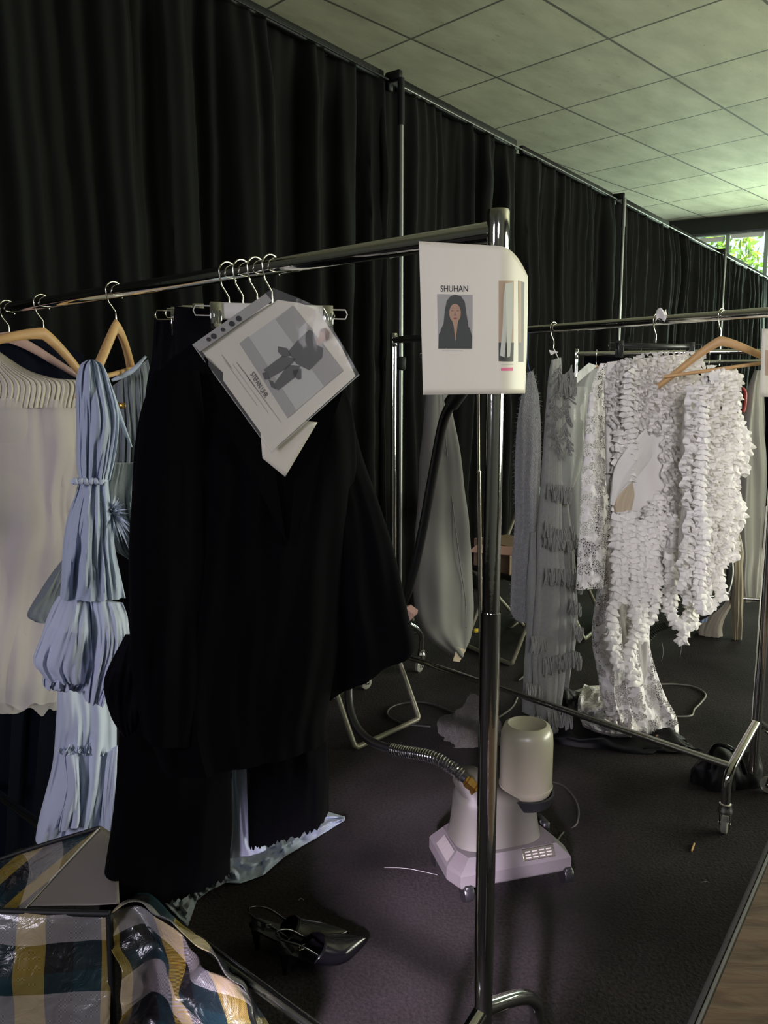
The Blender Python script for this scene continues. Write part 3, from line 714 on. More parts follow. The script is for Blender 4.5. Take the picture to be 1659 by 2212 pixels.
b = shell([((140, 1625), (172, 1620)), ((144, 1700), (170, 1700)), ((132, 1760), (172, 1750)), ((126, 1796), (168, 1778))], (Pm[0]-.02, Pm[1]-.075, 0), E2, .018, fold=.008, nf=3, seed=20, wr=.012, nrow=40); b.build('hanging_frill', M['blue_pale'], dr)
b = shell([((236, 1625), (256, 1610)), ((228, 1700), (252, 1700)), ((218, 1795), (240, 1812))], (Pm[0], Pm[1]-.07, 0), E2, .018, fold=.006, nf=3, seed=22, wr=.01, nrow=30); b.build('hanging_frill', M['blue_pale'], dr)
b = shell(vr((1622, 168, 238), (1700, 170, 230), (1780, 172, 222)), (Pm[0], Pm[1]-.045, 0), E2, .02, fold=.006, nf=4, seed=24, nrow=30); b.build('inner_panel', M['blue'], dr, label='shaded inner panel')  # deeper blue than the skirt carries the shade inside it
b = B(); c = pp(278, 876, Pm, E2) + V3((0, -.05, 0)); b.box(c, (.008, .002, .007), bev=.0008)
for s_ in (-1, 1): b.tube([c + V3((.006*s_ - .004, -.002, 0)), c + V3((.006*s_ - .012, -.003, .008*s_)), c + V3((-.014, -.003, .006*s_))], .0008, 6)
b.build('gold_clip', M['brass'], dr, label='small gold hook clasp')
# ruffle grey-blue top with fabric flower, next on the rail
t3 = r1(.96); P3 = (t3.x + .03, t3.y + .03, 0)
gt = thing('organza_blouse', (t3.x, t3.y, .9), 'grey-blue crumpled organza top showing between the blue dress and black coat', 'top')
b = shell(vr((1000, 240, 330), (1050, 228, 335), (1120, 226, 340), (1180, 236, 340), (1206, 262, 340)), P3, (.9, .43), .05, fold=.014, nf=9, nseg=110, seed=25, wr=.03); b.build('body', M['bluegrey'], gt)
b = B(); c0 = pp(278, 1098, P3, (.9, .43)) + V3((-.01, -.09, 0))
for q in range(150):
    a = R.uniform(0, 6.28); el = R.uniform(-.9, .9); d = V3((math.cos(a)*math.cos(el), -abs(math.sin(el))*.7 - .1, math.sin(a)*math.cos(el))).normalized(); ln = R.uniform(.012, .05)
    sd = d.cross(V3((R.gauss(0, 1), R.gauss(0, 1), R.gauss(0, 1)))).normalized(); cu = V3((R.gauss(0, 1), R.gauss(0, 1), R.gauss(0, 1)))*.008
    b.add([c0 + d*.006 - sd*.002, c0 + d*.006 + sd*.002, c0 + d*ln*.6 + sd*.0032 + cu, c0 + d*ln*.6 - sd*.0032 + cu, c0 + d*ln + cu*2 + V3((0, 0, -.006))], [(0, 1, 2, 3), (3, 2, 4)])
b.build('fabric_flower', M['blue_pale'], gt, label='frayed pale blue fabric flower')

# black suit group
gs = 'clip hangers bunched on the near rail'
tops = [.66, .615, .57, .525]
ec = V3((.96, .28, 0)).normalized()
for q, tt in enumerate(tops):
    p = r1(tt); lab = ['rearmost metal clip hanger of the bunch on the near rail', 'second metal clip hanger in the bunch on the near rail', 'third metal clip hanger in the bunch on the near rail', 'front cream-barred clip hanger with chrome clips, beside the plastic sleeve'][q]
    clip_hanger(p, ec, rp1, [.115, .12, .125, .118][q], lab, cream=(q == 3), group=gs)
# hanging black skirt on front clip hanger
pk = r1(.545)
sk = thing('black_skirt', (pk.x, pk.y, 1.2), 'short black skirt clipped to the cream hanger above the coat', 'skirt')
b = shell([((378, 662), (715, 690)), ((372, 740), (725, 760)), ((370, 830), (748, 840)), ((372, 880), (756, 896)), ((470, 905), (730, 912))], (pk.x, pk.y, 0), (.96, .28), .03, fold=.006, nf=5, seed=31, nrow=40); b.build('body', M['black_satin'], sk)
pk = r1(.70)
sk = thing('black_trousers_folded', (pk.x, pk.y, 1.0), 'folded black trousers clipped at the left of the bunch, behind the coat shoulder', 'trousers')
b = shell([((330, 690), (420, 690)), ((326, 760), (420, 760)), ((312, 850), (430, 850)), ((300, 1000), (430, 1000))], (pk.x, pk.y, 0), (.96, .28), .03, fold=.006, nf=4, seed=32, nrow=30); b.build('body', M['black_satin'], sk)
# long black coat
pc = r1(.50); PC = (pc.x, pc.y - .02, 0); EC = (.97, .24)
ct = thing('long_coat', (pc.x, pc.y, .5), 'long black wool coat hanging in the middle of the near rack', 'coat')
b = shell([((402, 752), (640, 760)), ((352, 790), (735, 815)), ((318, 850), (752, 850)), ((300, 930), (765, 930)), ((288, 1050), (770, 1050)), ((282, 1200), (760, 1200)), ((284, 1350), (740, 1350)), ((300, 1480), (715, 1480)), ((322, 1580), (700, 1540)), ((344, 1650), (700, 1585))], PC, EC, .085, fold=.012, nf=7, nseg=120, nrow=80, seed=33, wr=.008); b.build('coat_body', M['black_wool'], ct)
b = shell([((600, 830), (752, 838)), ((615, 950), (780, 960)), ((630, 1080), (815, 1085)), ((640, 1200), (848, 1200)), ((650, 1320), (874, 1320)), ((660, 1430), (890, 1392)), ((690, 1505), (845, 1408))], (PC[0]+.02, PC[1]+.03, 0), EC, .07, fold=.010, nf=4, seed=34, wr=.006); b.build('sleeve', M['black_wool'], ct)
b = shell([((330, 800), (430, 800)), ((300, 900), (440, 900)), ((286, 1050), (445, 1050)), ((280, 1200), (450, 1200)), ((283, 1340), (440, 1340)), ((290, 1480), (440, 1500)), ((312, 1590), (430, 1600))], (PC[0]-.02, PC[1]-.07, 0), EC, .05, fold=.008, nf=3, seed=35, wr=.006); b.build('sleeve', M['black_wool'], ct)
panel([(440, 770), (500, 820), (585, 960), (618, 1170), (550, 1040), (480, 900)], (PC[0], PC[1]-.095, 0), EC, .006, M['black_wool'], 'lapel', ct)
panel([(700, 780), (745, 830), (700, 960), (640, 1150), (625, 1180), (640, 1000)], (PC[0], PC[1]-.093, 0), EC, .006, M['black_wool'], 'lapel', ct)
b = shell([((272, 1370), (300, 1372)), ((232, 1450), (310, 1450)), ((225, 1490), (310, 1500)), ((240, 1545), (306, 1540)), ((266, 1585), (300, 1570))], (PC[0]-.03, PC[1]-.03, 0), EC, .03, fold=.006, nf=3, seed=36, nrow=36); b.build('satin_cuff', M['black_satin'], ct, label='black satin cuff')
# black trousers under coat
pt = r1(.58); PT = (pt.x, pt.y, 0)
tr = thing('wide_trousers', (pt.x, pt.y, .03), 'black wide-leg trousers with frayed hems, below the long coat', 'trousers')
b = shell([((262, 1540), (500, 1540)), ((256, 1640), (500, 1640)), ((244, 1750), (500, 1750)), ((230, 1860), (500, 1850)), ((216, 1975), (500, 1876))], PT, EC, .06, fold=.008, nf=4, seed=37, hem=.012, nseg=140); b.build('leg', M['black_wool'], tr)
b = shell([((505, 1540), (705, 1500)), ((528, 1640), (706, 1610)), ((532, 1720), (710, 1680)), ((534, 1824), (710, 1748))], (PT[0]+.04, PT[1]+.05, 0), EC, .05, fold=.008, nf=4, seed=38, hem=.012, nseg=140); b.build('leg', M['black_wool'], tr)
# pale blue undergarment trailing on the floor
tl = thing('trailing_lining', fp(560, 1840).to_tuple(), 'pale blue-grey fabric trailing onto the floor below the black trousers', 'garment')
b = shell([((496, 1600), (530, 1600)), ((498, 1700), (534, 1700)), ((500, 1800), (545, 1800)), ((495, 1850), (575, 1830))], (PT[0]+.05, PT[1]+.10, 0), EC, .02, fold=.004, nf=3, seed=39); b.build('hanging_panel', M['blue'], tl)
def floor_cloth(edge_a, edge_b, z0, amp, b, seed=0, nu=60, nv=16):
    """crumpled cloth between two floor polylines (pixels)"""
    def pl(pts, a):
        x = a*(len(pts)-1); i = min(int(x), len(pts)-2); t = x-i
        t = t*t*(3-2*t)*.5 + t*.5
        return pts[i][0]*(1-t) + pts[i+1][0]*t, pts[i][1]*(1-t) + pts[i+1][1]*t
    def fn(a, c):
        A, C = pl(edge_a, a), pl(edge_b, a); u, v = A[0]*(1-c) + C[0]*c, A[1]*(1-c) + C[1]*c
        p = fp(u, v, z0*.3); up = math.sin(c*PI)
        h = z0*up*(.7 + .5*math.sin(a*7 + seed)) + amp*(noise.noise(V3((a*9, c*4, seed))) + .5*noise.noise(V3((a*22, c*7, seed+4)))) * (.35 + up)
        q = fp(u, v, .006 + max(0, h)); return q
    b.grid(fn, nu, nv)
    return b
b = B(); floor_cloth([(455, 1870), (500, 1835), (560, 1815), (610, 1800), (690, 1748), (745, 1765)], [(470, 1905), (520, 1908), (570, 1890), (615, 1850), (680, 1812), (744, 1772)], .03, .02, b, 3, 80, 20)
b.build('floor_train', M['blue'], tl, thick=.002)
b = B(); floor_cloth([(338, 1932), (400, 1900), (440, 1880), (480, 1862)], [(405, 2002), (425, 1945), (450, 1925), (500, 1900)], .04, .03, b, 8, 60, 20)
b.build('floor_train', M['bluegrey'], tl, thick=.002, label='shaded trailing end')  # same pale fabric, its shade painted in as grey-blue

# --- plastic sleeve with printed look card ---------------------------------------------------
def txt(body, o, ux, uy, mt, name, parent, size=1.0, bold=0, fn=None):
    c = bpy.data.curves.new('t', 'FONT'); c.body = body; c.size = 1; c.offset = bold; c.resolution_u = 3
    ob = bpy.data.objects.new('t', c); COL.objects.link(ob)
    dg = bpy.context.evaluated_depsgraph_get(); me = ob.evaluated_get(dg).to_mesh()
    V = [p.co.copy() for p in me.vertices]; Fa = [tuple(p.vertices) for p in me.polygons]
    w_ = max(p.x for p in V); h_ = .7
    b = B(); b.add([(fn(p.x/w_, p.y/h_) if fn else V3(o) + V3(ux)*(p.x/w_) + V3(uy)*(p.y/h_)) for p in V], Fa)
    ob.evaluated_get(dg).to_mesh_clear(); bpy.data.objects.remove(ob)
    return b.build(name, mt, parent, smooth=False)
YS = r1(.50).y - .14
def sp(u, v, d=0.0):
    k = max(0, (v - 640)/340.0)
    return yp(u, v, YS - d)
sl = thing('plastic_sleeve', sp(590, 980).to_tuple(), 'tilted clear plastic sleeve with a printed dark suit photo, over the black coat', 'document sleeve')
def tess(poly, fn, d, b, m=0):
    """polygon in px -> fan around its centre on a gently curved surface"""
    cu = sum(p[0] for p in poly)/len(poly); cv = sum(p[1] for p in poly)/len(poly)
    V = [fn(cu, cv, d)] + [fn(u, v, d) for u, v in poly]; n = len(poly)
    b.add(V, [(0, i+1, (i+1) % n+1) for i in range(n)], None, m); return b
def quad(p00, p10, p11, p01, fn, d, b, nu=12, nv=12, m=0):
    def g(a, c):
        u = (p00[0]*(1-a) + p10[0]*a)*(1-c) + (p01[0]*(1-a) + p11[0]*a)*c
        v = (p00[1]*(1-a) + p10[1]*a)*(1-c) + (p01[1]*(1-a) + p11[1]*a)*c
        return fn(u, v, d)
    b.grid(g, nu, nv, m)
    return b
# second sheet behind
b = B(); quad((560, 900), (567, 990), (616, 1030), (686, 912), sp, -.012, b); b.build('rear_sheet', M['paper'], sl, thick=.0008)
def curl(u, v, d):  # the top corner curls back
    k = max(0, (u - 640)/60.0 + (690 - v)/70.0 - .4); return sp(u, v, d - .012*k*k*.3)
b = B(); tess([(432, 752), (590, 972), (768, 812), (738, 750), (688, 672), (650, 655), (600, 648), (575, 662)], curl, .0, b); b.build('card', M['paper'], sl, smooth=False)
b = B(); quad((517, 742), (621, 903), (741, 800), (632, 660), sp, .0012, b); pr = b.build('printed_photo', M['print_light'], sl)
b = B(); quad((517, 742), (621, 903), (640, 887), (536, 726), sp, .0018, b); quad((595, 690), (700, 835), (741, 800), (632, 660), sp, .0018, b)
b.build('printed_shade', M['grey_print'], pr)
suit = [[(573, 803), (592, 778), (625, 752), (640, 735), (612, 748), (622, 738), (660, 714), (672, 712), (676, 722), (690, 742), (700, 752), (694, 772), (672, 795), (652, 800), (640, 805), (612, 842), (598, 838), (627, 790), (600, 816), (590, 812)]]
b = B()
for pol in ([(622, 760), (640, 738), (668, 712), (676, 716), (684, 744), (698, 752), (696, 772), (668, 800), (640, 786)], [(600, 748), (620, 752), (630, 768), (612, 772), (600, 760)], [(632, 800), (650, 796), (650, 818), (644, 820), (634, 812)],
            [(610, 768), (640, 775), (620, 795), (585, 815), (569, 799)], [(622, 788), (648, 790), (640, 812), (601, 843), (590, 832)]):
    tess(pol, sp, .0026, b)
b.build('printed_suit', M['print_suit'], pr, smooth=False)
b = B(); tess([(682, 734), (691, 728), (697, 738), (689, 746)], sp, .0034, b); tess([(690, 717), (699, 713), (706, 721), (704, 732), (697, 737), (690, 730)], sp, .0036, b); b.build('printed_face', M['skin_print'], pr, smooth=False)
b = B(); tess([(694, 710), (704, 708), (712, 718), (711, 730), (704, 738), (706, 724), (698, 716), (690, 716)], sp, .0042, b); b.build('printed_hair', M['skin_shadow'], pr, smooth=False)
b = B(); tess([(566, 806), (578, 802), (584, 818), (572, 820)], sp, .0034, b); tess([(580, 820), (590, 824), (598, 842), (586, 836)], sp, .0034, b); b.build('printed_shoes', M['ink'], pr, smooth=False)
o = sp(540, 809, .0016); txt('STEFAN UHR', o, sp(572, 861, .0016) - o, (sp(546, 803, .0016) - o)*1.35, M['ink'], 'printed_title', sl, bold=.012)
b = B()
for (u0, v0, n_, ln, mk) in [(478, 767, 1, 36, 1), (484, 779, 1, 120, 0), (502, 787, 1, 130, 0), (510, 783, 1, 24, 1), (516, 790, 1, 120, 0), (524, 800, 1, 140, 0), (532, 812, 1, 30, 1)]:
    dx, dy = .59, .81; wv = 1.0 if mk else .6
    u1, v1 = u0 + dx*ln, v0 + dy*ln; quad((u0, v0), (u1, v1), (u1 + wv, v1 - wv), (u0 + wv, v0 - wv), sp, .0014, b, 4, 1)
b.build('printed_lines', M['grey_print'], sl, smooth=False)
b = B(); tess([(416, 744), (587, 978), (776, 809), (742, 748), (690, 664), (640, 642), (590, 622), (572, 634)], curl, .006, b); b.build('clear_cover', M['sleeve_film'], sl, smooth=False)
b = B()
edge = [(416, 744), (587, 978), (776, 809)]; b.tube([sp(u, v, .004) for u, v in edge], .0009, 6); b.build('welded_edge', M['film_milky'], sl)
b = B(); quad((416, 744), (432, 760), (588, 650), (574, 634), sp, .007, b, 20, 2); b.build('binding_strip', M['grey_print'], sl)
b = B()
for (u, v) in [(450, 733), (461, 726), (481, 712), (500, 699), (515, 688)]:
    c = sp(u, v, .0085); b.lathe(c, [(.0001, 0), (.0035 if u in (450, 481) else .0048, .0003)], 14, (0, -1, 0))
b.build('punched_holes', M['ink'], sl)

# --- name sheet taped to the post --------------------------------------------------------------
YP = A0.y - .035
def np_(u, v, d=0.0):
    k = max(0, u - 1078)/62.0
    yy = YP - d + .045*k*k
    lf = max(0, 960-u)/55.0
    return yp(u, v, yy + .004*lf)
ns = thing('name_sheet', np_(1020, 850).to_tuple(), 'white name sheet with a portrait photo taped to the near rack post', 'sign')
def sheet(a, c):
    u = 905 + (1140 - 905)*a; u += (9*(1-a) - 6*a*c)*c
    top = 521 + 14*max(0, a-.0)*1.0 + (62*max(0, (a-.72)/.28)**2.4)
    bot = 853 - 3*a
    return np_(u, top*(1-c) + bot*c, 0)
b = B(); b.grid(sheet, 90, 24); b.build('sheet', M['paper'], ns, thick=.0006)
b = B(); quad((944, 635), (1021, 637), (1020, 754), (946, 754), np_, .001, b); pr = b.build('portrait_photo', M['grey_print'], ns)
def blob(cu, cv, ru, rv, n=22, p=2.0): return [(cu + ru*math.copysign(abs(math.cos(a))**(2/p), math.cos(a)), cv + rv*math.copysign(abs(math.sin(a))**(2/p), math.sin(a))) for a in [2*PI*k/n for k in range(n)]]
b = B(); tess([(983, 636), (996, 640), (1004, 652), (1008, 680), (1012, 706), (1016, 712), (1018, 730), (950, 730), (952, 712), (958, 700), (961, 670), (965, 650), (973, 640)], np_, .0016, b)
tess([(947, 753), (948, 722), (956, 708), (972, 700), (1000, 700), (1014, 708), (1020, 726), (1019, 753)], np_, .0017, b); b.build('printed_hair_and_coat', M['print_suit'], pr, smooth=False)
b = B(); tess(blob(983, 676, 12.5, 20), np_, .0023, b); tess([(976, 690), (990, 690), (988, 704), (984, 738), (980, 704)], np_, .0022, b); b.build('printed_face', M['skin_print'], pr, smooth=False)
b = B()
for u in (977.5, 989): tess(blob(u, 671, 3.2, 1.5, 10), np_, .0028, b); tess(blob(u, 665.5, 4, .9, 8), np_, .0028, b)
tess([(983, 672), (985.6, 682), (980.6, 682)], np_, .0027, b); b.build('printed_eyes', M['skin_shadow'], pr, smooth=False)
b = B(); tess(blob(983.5, 687.5, 4.2, 1.7, 12), np_, .0028, b); b.build('printed_mouth', M['lips'], pr, smooth=False)
txt('SHUHAN', None, None, None, M['ink'], 'printed_name', ns, bold=.01, fn=lambda x, y: np_(951 + 60*x, 630 - 13.5*y, .0012))
b = B(); quad((955, 756.5), (1000, 756.5), (1000, 758.3), (955, 758.3), np_, .0012, b, 4, 1); b.build('printed_caption', M['faint'], ns)
b = B(); quad((1077, 606), (1110, 606), (1109, 781), (1077, 780), np_, .001, b); p2 = b.build('side_photo', M['print_tan'], ns)
b = B(); quad((1077, 740), (1110, 740), (1109, 781), (1077, 780), np_, .0016, b); b.build('printed_floor', M['print_suit'], p2)
b = B(); tess([(1092, 612), (1108, 610), (1107, 700), (1102, 770), (1096, 772), (1094, 720), (1090, 772), (1080, 768), (1086, 700), (1088, 640)], np_, .0022, b); b.build('printed_figure', M['print_light'], p2, smooth=False)
b = B(); quad((1120, 606), (1133, 610), (1131, 782), (1120, 782), np_, .001, b); quad((1120, 606), (1126, 607), (1126, 740), (1121, 740), np_, .0014, b, m=1)
p3 = b.build('side_photo', [M['print_mid'], M['print_tan']], ns)
b = B(); quad((1083, 786), (1108, 786), (1108, 788), (1083, 788), np_, .0012, b, 3, 1); b.build('printed_caption', M['faint'], ns)
b = B(); quad((1082, 795), (1108, 794), (1108, 801), (1082, 801), np_, .0012, b, 3, 1); b.build('pink_line', M['pink'], ns)
# sheet on second rack post
def nq(u, v, d=0.0): return yp(u, v, B0.y - .05 - d)
n2 = thing('name_sheet', nq(1680, 857).to_tuple(), 'white sheet cut by the right frame edge, on the second rack post', 'sign')
b = B(); quad((1646, 710), (1770, 716), (1768, 860), (1642, 857), nq, 0, b); b.build('sheet', M['paper'], n2, thick=.0006)
b = B(); quad((1653, 756), (1690, 757), (1690, 812), (1652, 811), nq, .002, b); pr2 = b.build('portrait_photo', M['print_tan'], n2)
b = B(); tess(blob(1668, 788, 8, 13), nq, .0035, b); b.build('printed_face', M['skin_print'], pr2, smooth=False)

# ------------------------------------------------------------------ rack 2 garments
g2 = V3((.736, .677, 0))
def P_(t, dx=0, dy=0): p = r2(t); return (p.x + dx, p.y + dy, 0)
# grey garment bag
Pg = P_(1.45, 0, .0); gb = thing('garment_bag', (Pg[0], Pg[1], .35), 'grey canvas garment bag hanging left of the near chrome post', 'garment bag')
b = shell([((925, 760), (975, 760)), ((920, 850), (972, 850)), ((912, 960), (985, 960)), ((904, 1080), (1000, 1080)), ((898, 1200), (1015, 1200)), ((896, 1290), (1022, 1290)), ((905, 1350), (1019, 1345)), ((935, 1385), (1012, 1380)), ((975, 1418), (1000, 1400))], Pg, (.9, .43), .05, fold=.006, nf=3, seed=41, wr=.01); b.build('bag_body', M['grey_bag'], gb)
b = B(); b.tube([pp(u, v, Pg, (.9, .43)) + V3((0, -.052, 0)) for u, v in [(955, 852), (962, 960), (975, 1080), (990, 1200), (1003, 1290), (1005, 1350)]], .0025, 6, smooth=4); b.build('side_seam', M['grey_bag'], gb)
b = B(); b.prism([pp(u, v, Pg, (.9, .43)) + V3((0, -.06, 0)) for u, v in [(985, 1388), (1003, 1396), (990, 1420), (976, 1418)]], V3((0, .01, 0))); b.build('corner_tab', M['beige'], gb, smooth=False)
t, f_ = clip_hanger(r2(1.45), g2, g2, .11, 'black clip hanger above the grey garment bag', black=True)
# mohair
Pm2 = P_(.97, .0, .0); mo = thing('mohair_scarf', (Pm2[0], Pm2[1], .5), 'fuzzy dark grey mohair piece hanging between chrome post and fringed dress', 'scarf')
b = shell([((1139, 806), (1150, 802)), ((1128, 850), (1160, 850)), ((1120, 920), (1164, 920)), ((1118, 1000), (1164, 1000)), ((1116, 1120), (1160, 1120)), ((1110, 1240), (1158, 1240)), ((1106, 1320), (1150, 1325)), ((1118, 1342), (1140, 1342))], Pm2, (.85, .53), .03, fold=.004, nf=3, seed=42, wr=.006); bod = b.build('body', M['mohair'], mo)
fb = B(); rr = random.Random(4)
for q in range(4500):
    i = rr.randrange(len(b.V)); p = b.V[i]; d = V3((rr.gauss(0, 1), rr.gauss(0, 1), rr.gauss(-.4, .8))).normalized(); ln = rr.uniform(.010, .024)
    sd = d.orthogonal().normalized()*.0006; fb.add([p - sd, p + sd, p + d*ln], [(0, 1, 2)])
fb.build('fuzz', M['mohair'], mo, smooth=False)
b = B(); b.tube([r2(.985, 1.67), r2(.985, 1.55), pp(1146, 805, Pm2, (.85, .53))], .0012, 6, smooth=3); b.build('blue_cord', mat('blue_cord', (.03, .08, .3), .6), mo, label='blue hanging cord')
# fringed knit dress
Pk = P_(.85, .0, .0); kd = thing('fringed_dress', (Pk[0], Pk[1], .1), 'grey knitted dress with tiers of looped yarn fringe', 'dress')
EK = (.82, .57)
b = shell([((1192, 778), (1212, 772)), ((1184, 830), (1214, 830)), ((1178, 900), (1212, 900)), ((1174, 1000), (1212, 1000)), ((1164, 1150), (1212, 1150)), ((1158, 1300), (1220, 1300)), ((1152, 1450), (1216, 1450)), ((1162, 1560), (1200, 1570)), ((1172, 1590), (1198, 1600))], Pk, EK, .028, fold=.004, nf=7, seed=43, wr=.004, nseg=90); b.build('knit_body', M['knit'], kd)
b = shell([((1146, 1150), (1164, 1150)), ((1140, 1300), (1166, 1300)), ((1134, 1420), (1166, 1420)), ((1132, 1540), (1160, 1550))], P_(.85, .02, .08), EK, .03, fold=.006, nf=3, seed=44); b.build('rear_panel', M['knit'], kd)
b = shell([((1212, 1050), (1224, 1050)), ((1214, 1200), (1234, 1200)), ((1216, 1350), (1238, 1350)), ((1214, 1480), (1222, 1490))], P_(.85, .02, .05), EK, .03, fold=.006, nf=3, seed=45); b.build('rear_panel', M['knit'], kd)
def fringe(path_px, Pp, ln, n, sag=.0, seed=0, loop=True, off=.064, thick=.0031):
    b = B(); rr = random.Random(seed); 
    for q in range(n):
        x = q/(n-1)*(len(path_px)-1); i = min(int(x), len(path_px)-2); t = x-i
        u = path_px[i][0]*(1-t) + path_px[i+1][0]*t; v = path_px[i][1]*(1-t) + path_px[i+1][1]*t
        p = pp(u, v, Pp, EK) + V3((.57, -.82, 0))*(off + rr.uniform(-.008, .008)); l2 = ln*rr.uniform(.75, 1.15); dx = rr.uniform(-.012, .012); dy = rr.uniform(-.02, .004)
        pts = [p, p + V3((dx*.4, dy - .006, -l2*.5)), p + V3((dx, dy, -l2)), p + V3((dx + .005, dy + .004, -l2*.85)), p + V3((dx*.5 + .006, dy, -l2*.3))]
        if not loop: pts = pts[:3]
        b.tube(pts, thick, 5, smooth=3, cap=False)
    return b
tiers = [([(1180, 812), (1212, 806)], .06, 22), ([(1184, 826), (1214, 830)], .05, 18),
         ([(1150, 1120), (1180, 1140), (1216, 1132)], .055, 26), ([(1160, 1040), (1210, 1050)], .06, 24), ([(1152, 1150), (1212, 1154)], .055, 26),
         ([(1152, 1222), (1216, 1224)], .06, 30), ([(1152, 1414), (1218, 1400)], .065, 34), ([(1160, 1528), (1206, 1520)], .075, 26), ([(1222, 1140), (1238, 1180)], .06, 12), ([(1218, 1290), (1238, 1300)], .06, 14),
         ([(1222, 1400), (1236, 1405)], .06, 10), ([(1132, 1370), (1156, 1370)], .06, 14), ([(1124, 1470), (1152, 1475)], .06, 16), ([(1130, 1540), (1154, 1540)], .05, 12), ([(1216, 1240), (1240, 1245)], .06, 12), ([(1218, 1340), (1240, 1350)], .06, 12)]
for q, (pa, ln, n) in enumerate(tiers): fringe(pa, Pk, ln, n, seed=q, off=.062 if q < 8 else .04).build('fringe_tier', M['knit'], kd)
b = B(); rr = random.Random(9)
for pth in ([(1188, 790), (1178, 860), (1176, 920), (1186, 975)], [(1212, 790), (1206, 860), (1200, 920), (1206, 970)]):
    for q in range(46):
        x = q/45*(len(pth)-1); i = min(int(x), len(pth)-2); t = x-i; u = pth[i][0]*(1-t) + pth[i+1][0]*t; v = pth[i][1]*(1-t) + pth[i+1][1]*t
        p = pp(u, v, Pk, EK) + V3((.57, -.82, 0))*.052; d = V3((rr.uniform(-.022, .022), -.012, rr.uniform(-.03, -.012)))
        b.tube([p, p + d + V3((.004, 0, 0)), p + d*1.25, p + d + V3((-.005, 0, .002)), p + V3((.002, -.002, 0))], .0024, 5, smooth=3, cap=False)
b.build('looped_collar', M['knit'], kd)
b = B(); hook(b, r2(.86), g2); b.build('wire_hook', M['steel'], kd)
b = B(); b.tube([r2(.86, 1.585), pp(1208, 778, Pk, EK)], .002, 6); b.prism([r2(.86, 1.565) + V3((x, -.01, z)) for x, z in ((-.02, .012), (.018, .004), (-.012, -.008))], V3((0, .003, 0))); b.build('hanger_tag', M['white_plastic'], kd)
# white shirt under film
Pw = P_(1.02, .0, .1); ws = thing('covered_shirt', (Pw[0], Pw[1], .6), 'white shirt in a clear dust cover hanging behind the lace gown', 'shirt')
EW = (.9, .43)
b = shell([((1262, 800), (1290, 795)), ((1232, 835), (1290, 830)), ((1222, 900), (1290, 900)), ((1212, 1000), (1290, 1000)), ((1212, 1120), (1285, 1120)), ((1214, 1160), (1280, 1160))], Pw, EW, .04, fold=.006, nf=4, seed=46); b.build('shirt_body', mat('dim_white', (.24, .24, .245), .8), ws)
b = shell([((1222, 835), (1262, 835)), ((1204, 870), (1266, 850)), ((1202, 930), (1262, 920)), ((1202, 1000), (1256, 990)), ((1206, 1045), (1240, 1045)), ((1218, 1052), (1232, 1052))], P_(.98, .0, .02), EW, .03, fold=.008, nf=5, seed=47, wr=.012); b.build('clear_cover', M['film'], ws)
panel([(1223, 825), (1272, 784), (1290, 790), (1236, 836)], P_(.95, 0, .0), EW, .004, M['film_milky'], 'folded_cover_top', ws)
wood_hanger(V3((1.32, 5.083, 1.66)), (.95, -.3, 0), V3((.3, .95, 0)), .0, 'wooden hanger on the third rack, above the covered white shirt', span=.14, drop=.09)
# lace gown
Pl = P_(.62, .03, .04); EL = (.9, .43); lg = thing('lace_gown', (Pl[0], Pl[1], 0), 'white lace gown whose skirt pools on the black floor bag', 'gown')
b = shell([((1296, 785), (1312, 785)), ((1278, 840), (1314, 840)), ((1266, 930), (1316, 930)), ((1256, 1040), (1314, 1040)), ((1250, 1150), (1312, 1150)), ((1244, 1273), (1302, 1270))], P_(.62, -.0, .0), EL, .012, fold=.003, nf=3, seed=48, shape=.5, wr=.003); b.build('lace_sleeve', M['lace'], lg)
b = shell([((1300, 800), (1420, 800)), ((1302, 1000), (1480, 1000)), ((1304, 1180), (1420, 1180)), ((1296, 1300), (1408, 1300)), ((1292, 1380), (1398, 1380)), ((1296, 1440), (1404, 1440)), ((1302, 1500), (1420, 1500)), ((1320, 1550), (1440, 1540)), ((1345, 1592), (1450, 1600))], Pl, EL, .06, fold=.012, nf=7, seed=49, wr=.014, nseg=120); b.build('lace_skirt', M['lace'], lg)
b = shell([((1306, 1200), (1402, 1200)), ((1300, 1380), (1394, 1380)), ((1310, 1500), (1412, 1500)), ((1350, 1580), (1436, 1585))], Pl, EL, .045, fold=.012, nf=6, seed=50, wr=.01); b.build('underskirt', mat('sheer_lining', (.42, .39, .38), .8), lg)
b = B()
def train(a, c):
    u = 1262 + (1400-1262)*a; top = 1478 + 10*math.sin(a*5); bot = 1570 + 22*math.sin(a*PI*.9)
    v = top*(1-c) + bot*c; h = .03 + .11*math.sin(min(1, c*1.25)*PI*.75)*(.5 + .5*math.sin(a*PI)) + .045*noise.noise(V3((a*6, c*5, 2))) + .02*noise.noise(V3((a*17, c*9, 5)))
    if c > .96: h = .012
    return fp(u - 14*math.sin(c*PI)*(1-a), v, h)
b.grid(train, 60, 30); b.build('lace_train', M['lace'], lg, thick=.002)
b = B(); b.grid(lambda a, c: train(a, c) - V3((0, 0, .008)), 30, 16); b.build('train_lining', mat('train_lining', (.30, .28, .28), .8), lg)
b = B(); floor_cloth([(1225, 1498), (1270, 1482), (1310, 1480)], [(1222, 1502), (1275, 1496), (1312, 1500)], .02, .01, b, 5, 20, 6); b.build('train_end', M['white_cloth'], lg, thick=.002)
